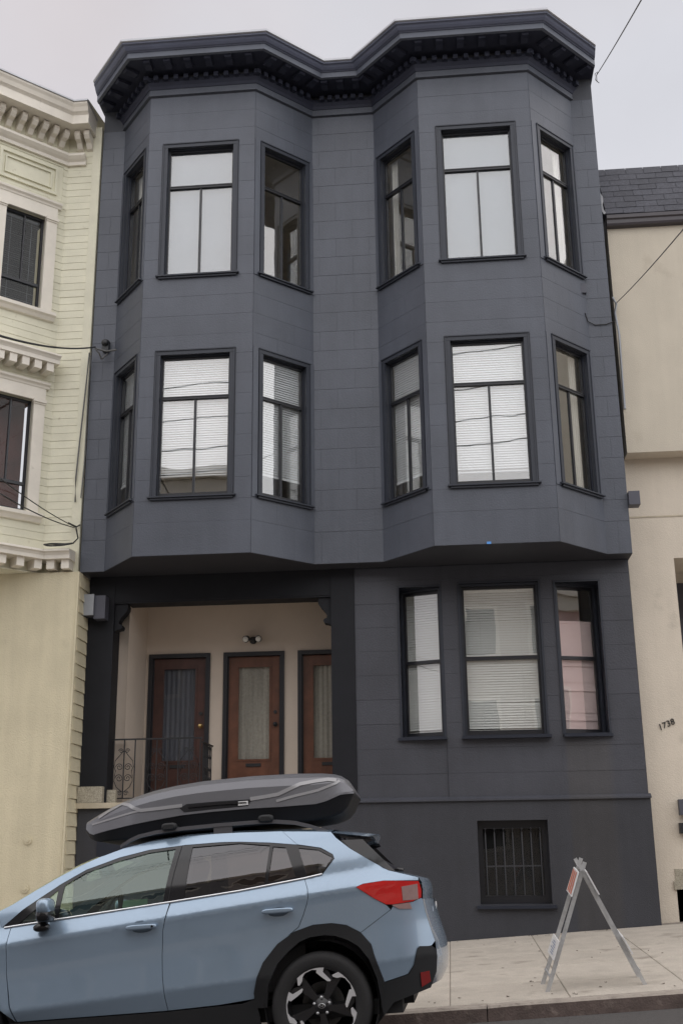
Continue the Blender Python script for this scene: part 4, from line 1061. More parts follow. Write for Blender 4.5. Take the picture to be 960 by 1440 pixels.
# ------------------------------------------------------------------ houses across the street (seen only in the window reflections)
def opp(x0, x1, h, ma, label):
    zb = .3 + SL * (x0 + x1) / 2; Yf = -21.0
    r = thing('opposite_house', label, 'house', ((x0 + x1) / 2, Yf, zb), 'houses across the street')
    b = MB(); b.box(x0, x1, Yf - 9, Yf, zb - 1.5, h); b.build('wall', ma, r)
    b = MB(); b.box(x0 - .1, x1 + .1, Yf - .1, Yf + .45, h - .1, h + .25); b.box(x0, x1, Yf, Yf + .2, h - .6, h - .12); b.build('cornice', 'cream', r)
    nx = int((x1 - x0) / 1.9); z = zb + 1.2
    while z + 1.8 < h - .7:
        for i in range(nx):
            cx = x0 + (i + .5) * (x1 - x0) / nx
            b = MB(); b.box(cx - .6, cx + .6, Yf, Yf + .06, z, z + 1.75); wv = b.build('window', 'cream', r)
            b = MB(); b.box(cx - .48, cx + .48, Yf + .05, Yf + .075, z + .12, z + 1.63); b.build('pane', 'gloss', wv)
        z += 3.0
opp(-15, -4.5, 13.4, 'oppgrey', 'grey house across the street behind the photographer')
opp(-4.2, 6.5, 11.6, 'oppcream', 'cream house across the street behind the photographer')
opp(7, 16.5, 10.6, 'oppgrey', 'low grey house across the street up the hill')
opp(17, 27, 11.4, 'pinkhouse', 'pink house across the street up the hill')

for k, (y, z, lab) in enumerate(((-8.6, 9.6, 'lowest overhead wire along the street'), (-9.0, 10.3, 'second overhead wire along the street'), (-9.4, 11.2, 'third overhead wire along the street'), (-10.2, 12.4, 'highest overhead wire along the street'))):
    b = MB(); b.tube([(x, y + .3 * k * x / 20, z + SL * x + .006 * x * x * .3) for x in range(-24, 25, 4)], .016, 6)
    tag(b.build('overhead_wire', 'cable'), lab + ', mirrored in the panes', 'cable', 'overhead wires along the street')
rnd = random.Random(5)
b = MB()
for k in range(75):
    x = rnd.uniform(-.3, 3.2); y = KY + .25 + rnd.uniform(0, 1) ** 2.2 * 4.5 if k % 3 else rnd.uniform(.05, .24); s_ = rnd.uniform(.006, .022); a = rnd.uniform(0, 6.3)
    z = zwalk(x, y) + .004
    P = [(x + s_ * math.cos(a + q) * (1.3 if q < 1 else .7), y + s_ * math.sin(a + q) * .8, z + (.006 if q in (0, 3.1) else 0)) for q in (0, 1.2, 2.2, 3.1, 4.3, 5.4)]
    b.add(P, [(0, 1, 2, 3, 4, 5)])
o = tag(b.build('litter', 'litter'), 'bits of dark leaf litter scattered on the pavement', 'litter'); o['kind'] = 'stuff'

# ------------------------------------------------------------------ parked car
e1 = Vector((-1, 0, -SL)).normalized(); e2 = Vector((0, -1, .038)); e2 = (e2 - e1 * e1.dot(e2)).normalized(); e3 = e1.cross(e2)
CO = Vector((-.905, -5.929, .1425))
CM = Matrix((e1, e2, e3)).transposed().to_4x4(); CM.translation = CO
car = thing('parked_car', 'pale blue hatchback car parked at the kerb with a roof box', 'car', mtx=CM)
def lerp_tab(x, T):
    if x <= T[0][0]: return T[0][1]
    for (a, b), (c, d) in zip(T, T[1:]):
        if x <= c: return b + (d - b) * (x - a) / (c - a)
    return T[-1][1]
def crease(u): return .905 + (2.16 - u) * .079
def lowcr(u): return .452 + (2.17 - u) * .052
def belt(u): return 1.016 + (2.275 - u) * .078
def plan(u):
    d = 0
    if u < -.25: d += .27 * ((-.25 - u) / .62) ** 2.1
    if u > 2.75: d += .24 * ((u - 2.75) / .8) ** 2.2
    return d
def S(u, w):
    c, l, b = crease(u), lowcr(u), belt(u)
    T = [(.20, .840), (.385, .862), (l - .008, .898), (l + .008, .9025), ((l + c) / 2 - .03, .893), ((l + c) / 2 + .06, .896), (c - .05, .906), (c - .008, .912), (c + .008, .9085), (c + .06, .880), (b - .02, .848), (b + .02, .840),
         (b + .09, .822), (b + .17, .787), (b + .27, .725), (max(b + .36, 1.43), .655), (max(b + .44, 1.50), .585), (max(b + .5, 1.56), .50), (max(b + .6, 1.65), .42)]
    return lerp_tab(w, T) - plan(u)
def inside(p, poly):
    x, y = p; r = False
    for i in range(len(poly)):
        (x1, y1), (x2, y2) = poly[i - 1], poly[i]
        if (y1 > y) != (y2 > y) and x < (x2 - x1) * (y - y1) / (y2 - y1) + x1: r = not r
    return r
def dseg(p, a, b):
    p, a, b = Vector(p), Vector(a), Vector(b); d = b - a; t = max(0, min(1, (p - a).dot(d) / max(d.length_squared, 1e-12)))
    return (p - a - d * t).length
def dens(poly, st):
    out = []
    for i in range(len(poly)):
        a, b = Vector(poly[i]), Vector(poly[(i + 1) % len(poly)]); n = max(1, int((b - a).length / st + .5))
        out += [tuple(a.lerp(b, k / n)) for k in range(n)]
    return out
def area(p): return sum(p[i - 1][0] * p[i][1] - p[i][0] * p[i - 1][1] for i in range(len(p))) / 2
def inset(poly, g):
    if area(poly) < 0: poly = poly[::-1]
    out = []; n = len(poly)
    for i in range(n):
        a, b, c = Vector(poly[i - 1]), Vector(poly[i]), Vector(poly[(i + 1) % n])
        d1, d2 = (b - a).normalized(), (c - b).normalized(); n1, n2 = Vector((-d1.y, d1.x)), Vector((-d2.y, d2.x))
        k = max(.35, 1 + n1.dot(n2)); out.append(tuple(b + (n1 + n2) * (g / k)))
    return out
def smooth2(poly, it=1, keep=()):
    """round the outline a little (Chaikin)"""
    for _ in range(it):
        o = []
        for i in range(len(poly)):
            a, b = Vector(poly[i]), Vector(poly[(i + 1) % len(poly)]); o += [tuple(a.lerp(b, .25)), tuple(a.lerp(b, .75))]
        poly = o
    return poly
def spanel(name, poly, ma, parent=None, off=0.0, st=.05, rim=.018, gap=.0, both=True, fn=None, round_=0, bev=.004, label=None):
    parent = parent or car; fn = fn or S
    if round_: poly = smooth2(poly, round_)
    if gap: poly = inset(poly, gap)
    if area(poly) < 0: poly = poly[::-1]
    B = dens(poly, st); xs = [p[0] for p in B]; ys = [p[1] for p in B]; P = list(B)
    x = min(xs) + st / 2; r = 0
    while x < max(xs):
        y = min(ys) + (st / 2 if r % 2 else 0)
        while y < max(ys):
            if inside((x, y), B) and min(dseg((x, y), B[i - 1], B[i]) for i in range(len(B))) > st * .45: P.append((x, y))
            y += st
        x += st * .9; r += 1
    if fn is S and max(ys) - min(ys) > .3:          # rows of vertices along the pressed creases
        for f_ in (crease, lowcr):
            uu = min(xs) + .02
            while uu < max(xs):
                for dw in (-.0085, .0085, .03, -.03):
                    q = (uu, f_(uu) + dw)
                    if inside(q, B) and min(dseg(q, B[i - 1], B[i]) for i in range(len(B))) > .006: P.append(q)
                uu += .03
    nb = len(B)
    res = delaunay_2d_cdt([Vector(p) for p in P], [(i, (i + 1) % nb) for i in range(nb)], [], 1, 1e-6)
    V2, F2_ = res[0], res[2]
    objs = []
    Bi = inset(B, bev) if bev else B
    for sd in ((1, -1) if both else (1,)):
        mb = MB()
        f = [tuple(t) for t in F2_]
        # orient outward: (u,w) ccw seen from +v? u x w: with v towards viewer, u left, w up -> cw
        vs = [(p[0], sd * (fn(p[0], p[1]) + off), p[1]) for p in V2]
        f = [t[::-1] if sd > 0 else t for t in f]
        mb.add(vs, f, smooth=True)
        if rim:
            ring = [(p[0], sd * (fn(p[0], p[1]) + off), p[1]) for p in B]; ring2 = [(p[0], sd * (fn(p[0], p[1]) + off - rim), p[1]) for p in B]
            q = [(i, (i + 1) % nb, nb + (i + 1) % nb, nb + i) for i in range(nb)]
            mb.add(ring + ring2, [t if sd > 0 else t[::-1] for t in q])
        objs.append(mb.build(name, ma, parent, fix=False, label=label))
    return objs
def strip(pts, wd):
    """outline of a band of width wd along a polyline"""
    a, b = [], []
    for i, p in enumerate(pts):
        p = Vector(p); d = (Vector(pts[min(i + 1, len(pts) - 1)]) - Vector(pts[max(i - 1, 0)])).normalized(); n = Vector((-d.y, d.x)) * wd / 2
        a.append(tuple(p + n)); b.append(tuple(p - n))
    return a + b[::-1]

ROOF = [(2.316, 1.127), (2.218, 1.168), (2.06, 1.255), (1.9, 1.338), (1.75, 1.408), (1.619, 1.460), (1.44, 1.512), (1.256, 1.543), (.99, 1.562), (.77, 1.560), (.563, 1.553), (.236, 1.534), (0, 1.514), (-.13, 1.500)]
DTOP = [(2.275, 1.016), (2.128, 1.131), (1.873, 1.287), (1.698, 1.376), (1.462, 1.445), (1.24, 1.483), (.964, 1.496), (.70, 1.494), (.553, 1.485), (.318, 1.458), (.121, 1.424), (-.054, 1.385), (-.14, 1.335), (-.150, 1.305)]
DBOT = [(-.06, 1.206), (.069, 1.188), (.30, 1.164), (.533, 1.140), (1.045, 1.100), (1.60, 1.063), (2.183, 1.023)]
BSE = [(1.040, 1.104), (1.085, .91), (1.096, .74), (1.096, .614), (1.085, .48), (1.07, .385)]
FSE = [(2.205, 1.016), (2.216, .891), (2.216, .78), (2.214, .692), (2.195, .56), (2.186, .493), (2.143, .384)]
RSE = [(.069, 1.188), (.046, 1.113), (.043, 1.06), (.053, 1.018), (.085, .94), (.123, .866), (.192, .818), (.331, .70), (.404, .593), (.454, .466), (.462, .420)]
REAR = [(-.168, 1.452), (-.263, 1.371), (-.40, 1.278), (-.529, 1.197), (-.66, 1.158), (-.735, 1.135), (-.755, 1.10), (-.758, 1.05), (-.752, .985), (-.762, .90), (-.785, .80), (-.81, .70), (-.815, .60), (-.80, .50), (-.75, .42)]
ARCH = [(.462, .459), (.432, .56), (.384, .653), (.278, .765), (.158, .834), (.022, .870), (-.111, .872), (-.21, .852), (-.306, .797), (-.372, .715), (-.389, .640), (-.441, .464)]
LAMP = [(-.301, 1.098), (-.348, 1.115), (-.491, 1.126), (-.616, 1.118), (-.735, 1.108), (-.748, 1.045), (-.742, .997), (-.68, .975), (-.548, .965), (-.498, .968), (-.418, 1.014)]
# dark liner just inside the skin, so that shut lines read dark
spanel('inner_liner', [(3.5, .35), (3.55, .85), (2.35, 1.0), (-.05, 1.19), (-.25, 1.34), (-.62, 1.14), (-.70, .9), (-.72, .5), (-.45, .47), (-.38, .72), (-.1, .86), (.15, .82), (.38, .63), (.47, .42), (2.2, .36), (2.28, .6), (2.45, .8), (2.65, .87), (2.9, .8), (3.05, .55), (3.1, .35)], 'dark', off=-.022, rim=0, bev=0, st=.07)
# doors, quarter, wings
G = .0022
spanel('front_door', [(2.183, 1.020)] + FSE + [(1.6, .384)] + BSE[::-1] + [(1.6, 1.060)], 'paint', gap=G, st=.04)
spanel('rear_door', [(1.036, 1.097), (.533, 1.136), (.30, 1.160)] + RSE + [(.7, .398)] + BSE[::-1][:-1], 'paint', gap=G, st=.04)
spanel('rear_quarter', [(.069, 1.184), (-.06, 1.203), (-.150, 1.305), (-.14, 1.335), (-.054, 1.388), (.121, 1.427), (.236, 1.534), (0, 1.514), (-.13, 1.500)] + REAR[:6] + LAMP[::-1][7:8][:0] + [(-.735, 1.112)] + LAMP[3::-1] + [LAMP[-1], (-.498, .966), (-.527, .932), (-.325, .807), (-.306, .797)] + ARCH[7:4:-1] + ARCH[4:0:-1][0:2] + [(.331, .70)] + [(.192, .818), (.123, .866), (.085, .94), (.053, 1.018), (.043, 1.06), (.046, 1.113)], 'paint', gap=G, st=.035)
spanel('bumper_side', [(-.325, .807), (-.527, .932), (-.548, .963), (-.68, .972), (-.742, .995)] + [(-.752, .985), (-.762, .90), (-.785, .80), (-.81, .70), (-.784, .672), (-.685, .664), (-.651, .56), (-.605, .503), (-.441, .466), (-.389, .640), (-.372, .715), (-.306, .797)], 'paint', gap=.0015, st=.035)
spanel('front_wing', [(2.205, 1.018), (2.275, 1.018), (2.316, 1.125), (2.7, 1.06), (3.1, .99), (3.42, .88), (3.5, .76), (3.1, .70), (3.03, .76), (2.9, .845), (2.72, .885), (2.58, .875), (2.42, .80), (2.30, .66), (2.255, .47), (2.15, .384), (2.19, .493), (2.214, .692), (2.216, .891)], 'paint', gap=G, st=.05)
# cant rail and windscreen pillar
spanel('cant_rail', ROOF[:-3] + [(.236, 1.534), (.121, 1.427)] + DTOP[::-1][4:], 'paint', st=.04, rim=0)
# daylight opening: black frame with panes let in
def ring_panel(): pass
FR = [(2.262, 1.022)] + DTOP[1:] + DBOT
spanel('window_surround', FR, 'gloss', off=-.012, st=.05, rim=.0, both=True) if False else None
GL = {'front': [(1.862, 1.050), (1.842, 1.275), (1.694, 1.354), (1.456, 1.419), (1.236, 1.460), (1.036, 1.472), (1.094, 1.102), (1.5, 1.074)],
      'tri': [(2.149, 1.036), (1.885, 1.245), (1.895, 1.053)],
      'rear': [(.908, 1.474), (.94, 1.122), (.533, 1.148), (.357, 1.171), (.320, 1.437), (.551, 1.473)],
      'fix': [(.331, 1.178), (.300, 1.428), (.203, 1.412), (.131, 1.200)],
      'quarter': [(.108, 1.402), (-.037, 1.376), (-.138, 1.314), (-.060, 1.216), (.050, 1.200)]}
def bridge(outer, holes):
    """one outline with slits to the holes"""
    o = outer if area(outer) > 0 else outer[::-1]
    for h in holes:
        h = h if area(h) < 0 else h[::-1]
        best = min(((Vector(a) - Vector(b)).length, i, j) for i, a in enumerate(o) for j, b in enumerate(h)); _, i, j = best
        o = o[:i + 1] + h[j:] + h[:j + 1] + o[i:]
    return o
def frame_panel(name, outer, holes, ma, off, st=.045, rim=.012):
    pts = []; eds = []
    loops = [dens(outer if area(outer) > 0 else outer[::-1], st)] + [dens(h if area(h) < 0 else h[::-1], st) for h in holes]
    for lp in loops:
        b0 = len(pts); pts += lp; eds += [(b0 + i, b0 + (i + 1) % len(lp)) for i in range(len(lp))]
    res = delaunay_2d_cdt([Vector(p) for p in pts], eds, [], 0, 1e-6)
    V2 = res[0]; F = []
    for t in res[2]:
        c = (sum(V2[i][0] for i in t) / len(t), sum(V2[i][1] for i in t) / len(t))
        if inside(c, loops[0]) and not any(inside(c, lp) for lp in loops[1:]): F.append(tuple(t))
    for sd in (1, -1):
        mb = MB(); mb.add([(p[0], sd * (S(p[0], p[1]) + off), p[1]) for p in V2], [t[::-1] if sd > 0 else t for t in F], smooth=True)
        for lp in loops:
            n = len(lp); q = [(i, (i + 1) % n, n + (i + 1) % n, n + i) for i in range(n)]
            mb.add([(p[0], sd * (S(p[0], p[1]) + off), p[1]) for p in lp] + [(p[0], sd * (S(p[0], p[1]) + off - rim), p[1]) for p in lp], [t if sd > 0 else t[::-1] for t in q])
        yield mb.build(name, ma, car, fix=False)
list(frame_panel('window_surround', FR, list(GL.values()), 'gloss', -.003))
for k, ma in (('front', 'cglass'), ('tri', 'cglass'), ('rear', 'cprivacy'), ('fix', 'cprivacy'), ('quarter', 'cprivacy')):
    spanel('side_window', GL[k], ma, off=-.011, rim=0, bev=0, st=.06)
spanel('window_bar', [(.352, 1.176), (.330, 1.178), (.298, 1.430), (.322, 1.436)], 'gloss', off=-.001, rim=.006)
for sd in (1, -1):
    b = MB(); b.tube([(u, sd * (S(u, w) + .004), w) for u, w in dens([(2.255, 1.014), (2.183, 1.020), (1.6, 1.060), (1.045, 1.098), (.533, 1.137), (.30, 1.162), (.069, 1.186), (-.060, 1.205)], .12)[:21]], .0072, 8); b.build('chrome_strip', 'chrome', car)
for pts in ([(1.058, 1.10), (.99, 1.49)],):
    spanel('door_gap', strip(pts, .006), 'dark', off=-.0015, rim=0, bev=0)
# cladding
spanel('arch_cladding', ARCH + [(-.411, .323), (-.394, .491), (-.352, .62), (-.285, .71), (-.219, .753), (-.13, .788), (-.056, .798), (.05, .792), (.128, .765), (.21, .705), (.285, .635), (.36, .498), (.377, .36), (.45, .36)], 'plastic', off=.014, rim=.05, st=.04)
spanel('arch_cladding', [(2.25, .36), (2.255, .47), (2.30, .66), (2.42, .80), (2.58, .875), (2.72, .885), (2.9, .845), (3.03, .76), (3.11, .62), (3.13, .36), (3.04, .36), (3.02, .52), (2.95, .66), (2.82, .77), (2.665, .80), (2.5, .76), (2.38, .65), (2.32, .5), (2.30, .36)], 'plastic', off=.014, rim=.05, st=.05)
spanel('sill_cladding', [(2.26, .375), (2.143, .378), (1.07, .379), (.55, .396), (.455, .42), (.43, .30), (.43, .22), (2.27, .20)], 'plastic', off=.012, rim=.04, st=.06)
spanel('bumper_cladding', [(-.441, .462), (-.605, .499), (-.651, .556), (-.685, .660), (-.70, .676), (-.784, .670), (-.805, .65), (-.815, .60), (-.80, .50), (-.75, .40), (-.49, .331), (-.42, .250), (-.405, .33)], 'plastic', off=.010, rim=.04, st=.04)
spanel('rear_reflector', [(-.690, .505), (-.752, .510), (-.755, .440), (-.690, .410)], 'reddark', off=.018, rim=.012, st=.04)
# tail lamps
for sdl in spanel('tail_lamp', LAMP, 'redlens', off=.006, rim=.03, st=.035, round_=0): pass
spanel('clear_lens', [(-.613, 1.078), (-.725, 1.090), (-.722, .985), (-.614, .985)], 'clearlens', off=.0095, rim=.006, st=.03)
spanel('lower_lens', [(-.535, .961), (-.66, .968), (-.672, .925), (-.584, .932)], 'clearlens', off=.007, rim=.02, st=.03)
spanel('pillar_trim', [(-.20, 1.432), (-.36, 1.425), (-.575, 1.19), (-.529, 1.194), (-.40, 1.273), (-.263, 1.366)], 'gloss', off=-.006, rim=.02, st=.05)
# handles
def sp(u, w, off=0): return Vector((u, S(u, w) + off, w))
for (u, w) in ((1.232, .946), (.262, .982)):
    for sd in (1, -1):
        b = MB(); b.blob((u, sd * (S(u, w) - .003), w + .004), (.085, .006, .042), .9, 8); b.build('handle_recess', 'gloss' if False else 'paintshade', car)
        b = MB(); b.blob((u, sd * (S(u, w) + .032), w), (.112, .013, .017), .55, 9)
        for du in (-.085, .085): b.blob((u + du, sd * (S(u, w) + .016), w), (.018, .022, .014), .7, 6)
        b.build('door_handle', 'paint', car)
b = MB(); p = sp(1.150, .946, .046); b.tube([p, p + Vector((0, .003, 0))], .008, 10); b.build('key_lock', 'gloss', car)
# mirrors
for sd in (1, -1):
    b = MB(); b.blob((1.905, sd * .985, 1.135), (.052, .100, .055), .65, 10); b.build('mirror_cap', 'paint', car)
    b = MB(); b.blob((1.91, sd * .970, 1.075), (.056, .104, .050), .7, 8); b.tube([(1.955, sd * .87, 1.0), (1.94, sd * .95, 1.04)], .035, 8); b.blob((1.95, sd * .93, .995), (.06, .05, .03), .8, 7); b.build('mirror_base', 'gloss', car)
# roof, windscreen, bonnet
def across(pts, bulge_w=0.0, bulge_u=0.0, n=12, inx=0.0):
    """surface from side to side through an outline of the left flank"""
    b = MB(); vs = []
    for (u, w) in pts:
        sv = S(u, w) - inx
        for j in range(n + 1):
            t = 1 - 2 * j / n; k = 1 - t * t
            vs.append((u + bulge_u * k, sv * t, w + bulge_w * k))
    m_ = n + 1
    b.add(vs, [(i * m_ + j, i * m_ + j + 1, (i + 1) * m_ + j + 1, (i + 1) * m_ + j) for i in range(len(pts) - 1) for j in range(n)], smooth=True)
    return b
across(ROOF[5:], .045).build('roof', 'paint', car)
across(ROOF[:6], .03, .16).build('windscreen', 'cglass', car)
across([(3.48, .80), (3.42, .88), (3.1, .99), (2.7, 1.06), (2.316, 1.125)], .05, .10).build('bonnet', 'paint', car)
across([(3.40, .25), (3.50, .40), (3.52, .62), (3.48, .80)], .0, .16).build('front_bumper', 'plastic', car)
b = across([(3.515, .50), (3.525, .60), (3.50, .72)], 0, .17, inx=.18); b.build('grille', 'gloss', car)
for sd in (1, -1):
    b = MB(); b.blob((3.47, sd * .66, .80), (.12, .17, .055), .7, 8); b.build('headlight', 'clearlens', car)
# tail
across(REAR[3:9], 0, -.055).build('tailgate', 'paint', car)
across([(-.20, 1.445), (-.263, 1.371), (-.40, 1.278), (-.529, 1.197)], .02, -.06).build('rear_window', 'cprivacy', car)
across([(-.752, .985), (-.757, .93), (-.765, .88)], 0, -.048, inx=.10).build('plate_recess', 'plastic', car)
across(REAR[8:15], 0, -.075).build('rear_bumper', 'paint', car)
across([REAR[-1], (-.60, .36), (-.49, .33)], 0, -.070).build('rear_valance', 'plastic', car)
b = MB(); b.blob((-.80, 0, .90), (.02, .45, .055), .6, 8); b.build('tailgate_garnish', 'paint', car)
b = MB(); b.tube([(-.60, .05, 1.19), (-.50, -.25, 1.26)], .012, 6); b.blob((-.57, .25, 1.205), (.05, .03, .025), .8, 6); b.build('rear_wiper', 'gloss', car)
def spoil(i, j):
    v = .53 * (1 - 2 * j); t = i; u = -.10 - .29 * min(t, .5) * 2 if t <= .5 else -.39 + .25 * (t - .5) * 2
    k = 1 - (2 * j - 1) ** 2
    w = (1.506 - .052 * min(t, .5) * 2) if t <= .5 else (1.440 - .012 * (t - .5) * 2)
    return (u - .05 * k * (1 if .1 < t < .9 else 0), v, w + .036 * k)
b = MB(); b.grid(spoil, 8, 12); b.build('spoiler', 'paint', car)
for sd in (1, -1):
    b = MB(); b.add([(-.17, sd * .545, 1.478), (-.40, sd * .520, 1.450), (-.415, sd * .515, 1.425), (-.26, sd * .545, 1.39), (-.17, sd * .50, 1.478), (-.40, sd * .48, 1.450), (-.415, sd * .475, 1.425), (-.26, sd * .50, 1.39)], [(0, 1, 2, 3), (4, 7, 6, 5), (0, 4, 5, 1), (1, 5, 6, 2), (2, 6, 7, 3), (3, 7, 4, 0)]); b.build('spoiler_fin', 'gloss', car)
# rails
for sd in (1, -1):
    RP = [(1.47, 1.530), (1.40, 1.568), (1.333, 1.592), (1.20, 1.612), (1.0, 1.622), (.717, 1.626), (.45, 1.624), (.294, 1.616), (.15, 1.596), (.04, 1.562), (-.07, 1.520), (-.11, 1.500)]
    b = MB(); vs = []
    for (u, w) in RP:
        v = .575; hh = .016
        vs += [(u, sd * (v + .018), w + hh * .6), (u, sd * (v - .018), w + hh * .8), (u, sd * (v - .02), w - hh), (u, sd * (v + .02), w - hh)]
    n = len(RP); b.add(vs, [(i * 4 + k, (i + 1) * 4 + k, (i + 1) * 4 + (k + 1) % 4, i * 4 + (k + 1) % 4) for i in range(n - 1) for k in range(4)] + [(0, 1, 2, 3), tuple(4 * n - 4 + k for k in range(4))])
    b.box(.62, .76, sd * .575 - .015, sd * .575 + .015, 1.54, 1.612)
    b.build('roof_rail', 'railmat', car)
# underbody, arches, cabin
b = MB(); b.box(-.55, 2.2, -.78, .78, .26, .36); b.box(2.2, 3.4, -.55, .55, .26, .6); b.box(-.62, .5, -.55, .55, .3, .62); b.build('underbody', 'plastic', car)
for u0 in (0, 2.665):
    for sd in (1, -1):
        b = MB(); b.lathe([(.395, .88), (.395, .55), (.05, .55)], lambda x, y, d: (u0 + x, sd * d, .37 + y), 28); b.build('wheel_arch', 'dark', car, fix=False)
b = MB(); b.box(-.1, 2.0, -.74, .74, .40, .46); b.build('cabin_floor', 'seat', car)
b = MB()
b.prism([(1.62, .78), (1.68, 1.02), (2.25, 1.06), (2.3, .7)], lambda u, w, d: (u, d, w), -.70, .70); b.build('dashboard', 'seat', car)
def seat(u, v, wd, bench=False):
    b = MB(); b.blob((u + .22, v, .66), (.30, wd, .12), .5, 8)
    rot = Matrix.Rotation(R(-16), 3, 'Y')
    b.blob((u - .14, v, .93), (.085, wd * .95, .34), .5, 10, mtx=rot)
    hs_ = ((0,),) if not bench else ((-.38,), (.38,))
    for (dv,) in hs_:
        b.blob((u - .245, v + dv, 1.315), (.055, .125, .085), .6, 8, mtx=rot)
        for k in (-.05, .05): b.tube([(u - .23, v + dv + k, 1.20), (u - .245, v + dv + k, 1.30)], .008, 5)
    return b.build('rear_bench' if bench else 'front_seat', 'seat', car)
seat(1.16, .37, .24); seat(1.16, -.37, .24); seat(.18, 0, .62, True)
b = MB(); rot = Matrix.Rotation(R(-24), 3, 'Y')
c = Vector((1.62, .37, 1.03)); b.tube([c + rot @ Vector((0, .185 * math.cos(a * .2618), .185 * math.sin(a * .2618))) for a in range(24)], .016, 7, closed=True)
b.blob(c + Vector((.02, 0, 0)), (.03, .065, .055), .8, 7, mtx=rot)
for a in (0, math.pi, -math.pi / 2): b.tube([c + Vector((.015, 0, 0)), c + rot @ Vector((0, .18 * math.cos(a), .18 * math.sin(a)))], .014, 5)
b.build('steering_wheel', 'plastic', car)
b = MB(); b.blob((1.95, 0, 1.36), (.012, .12, .03), .7, 6); b.tube([(1.95, 0, 1.38), (1.9, 0, 1.46)], .01, 5); b.build('rear_view_mirror', 'gloss', car)
for sd in (1, -1):
    b = MB(); b.add([(2.2, sd * .78, .45), (.1, sd * .78, .45), (.1, sd * .77, 1.12), (1.05, sd * .77, 1.05), (2.2, sd * .77, 1.0)], [(0, 1, 2, 3, 4)]); b.build('door_lining', 'seat', car, fix=False)
# wheels
HOOK = [(275, 435), (272, 370), (318, 328), (360, 306), (400, 295), (450, 291), (495, 292), (500, 312), (488, 345), (520, 380), (552, 412), (545, 421), (520, 417), (478, 385), (433, 346), (438, 327), (400, 322), (340, 345), (318, 372), (312, 405), (290, 436)]
HK = [((x - 463) * .000832, -(y - 604) * .000832) for x, y in HOOK]
def wheel(u0, sd):
    f = lambda x, y, d: (u0 - x, sd * d, .345 + y)
    b = MB(); b.lathe([(.235, .86), (.250, .872), (.262, .878), (.30, .884), (.325, .880), (.343, .862), (.351, .835), (.352, .80), (.352, .70), (.343, .665), (.30, .655), (.235, .66)], f, 64)
    for k in range(0): pass
    t = b.build('tyre', 'tyre', car)
    root = t
    b = MB(); b.lathe([(.236, .862), (.246, .868), (.248, .862), (.232, .845), (.222, .80), (.215, .70), (.05, .69)], f, 56); b.build('rim', 'alloyblk', root)
    b = MB(); b.lathe([(.15, .742), (.15, .73), (.05, .742), (.15, .742)], f, 40); b.build('brake_disc', 'cablegrey', root)
    for k in range(5):
        a = k * 2 * math.pi / 5
        rot = lambda x, y: (x * math.cos(a) - y * math.sin(a), x * math.sin(a) + y * math.cos(a))
        b = MB(); pl = [rot(*p) for p in HK]
        b.prism(pl, f, .868, .850); b.build('machined_face', 'alloy', root)
        # dark spoke under it: from the hub to the long arm of the face
        P = [rot(*q) for q in ((.015, .05), (.048, .03), (.098, .145), (.060, .218), (.020, .236), (.022, .205), (.050, .16))]
        b = MB(); b.prism(P, f, .853, .80)
        P = [rot(*q) for q in ((-.045, .035), (-.02, .055), (-.105, .175), (-.135, .215), (-.160, .198), (-.135, .150))]
        b.prism(P, f, .851, .80); b.build('spoke', 'alloyblk', root)
        b = MB(); x, y = rot(0, .055); b.lathe([(.0, .862), (.009, .862), (.010, .845)], lambda p, q, d: f(p + x, q + y, d), 8); b.build('wheel_nut', 'steel', root)
    b = MB(); b.lathe([(0, .866), (.028, .864), (.034, .856), (.07, .850), (.075, .80)], f, 24); b.build('hub_cap', 'alloyblk', root)
    b = MB(); b.lathe([(.018, .8675), (.021, .8675), (.021, .864)], lambda x, y, d: f(x * 1.15, y * .75, d), 18)
    for sx, sy2, r in ((.010, .004, .0035), (-.004, .004, .0022), (.0, -.004, .0022), (-.008, -.003, .0022), (.007, -.005, .0022), (-.011, .003, .002)):
        b.lathe([(0, .868), (r, .868)], lambda x, y, d: f(x + sx, y + sy2, d), 4)
    b.build('emblem', 'chrome', root)
for u0 in (0, 2.665):
    for sd in (1, -1): wheel(u0, sd)
cd_ = CM @ Vector((1.50, .10, 1.08)); 
b = MB(CM); b.box(1.40, 1.60, .088, .10, 1.075, 1.150); tag(b.build('green_card', 'card'), 'pale green card standing inside the front side window of the car', 'card')

# ------------------------------------------------------------------ roof box
rbx = thing('roof_box', 'long grey roof box with black base strapped on the pale blue car', 'roof box', mtx=CM @ T((0, 0, 1.62)))
DZ = 1.62
TOPT = [(-.285, 1.83), (-.262, 1.885), (-.225, 1.928), (-.165, 1.962), (-.05, 1.982), (.172, 1.998), (.502, 2.008), (.883, 2.002), (1.1, 1.986), (1.266, 1.964), (1.40, 1.935), (1.56, 1.890), (1.70, 1.840), (1.80, 1.80), (1.875, 1.772)]
SEAT = [(-.285, 1.812), (-.25, 1.806), (-.19, 1.788), (-.08, 1.745), (0, 1.728), (.25, 1.728), (.514, 1.735), (.8, 1.735), (1.033, 1.728), (1.3, 1.705), (1.532, 1.680), (1.80, 1.650), (1.875, 1.71)]
BOTT = [(-.285, 1.79), (-.25, 1.72), (-.20, 1.66), (-.10, 1.625), (.1, 1.612), (.5, 1.610), (1.1, 1.604), (1.45, 1.592), (1.74, 1.598), (1.82, 1.625), (1.875, 1.69)]
HWT = [(-.285, .33), (-.25, .37), (-.15, .405), (.2, .435), (.9, .44), (1.2, .435), (1.45, .41), (1.65, .34), (1.80, .24), (1.875, .14)]
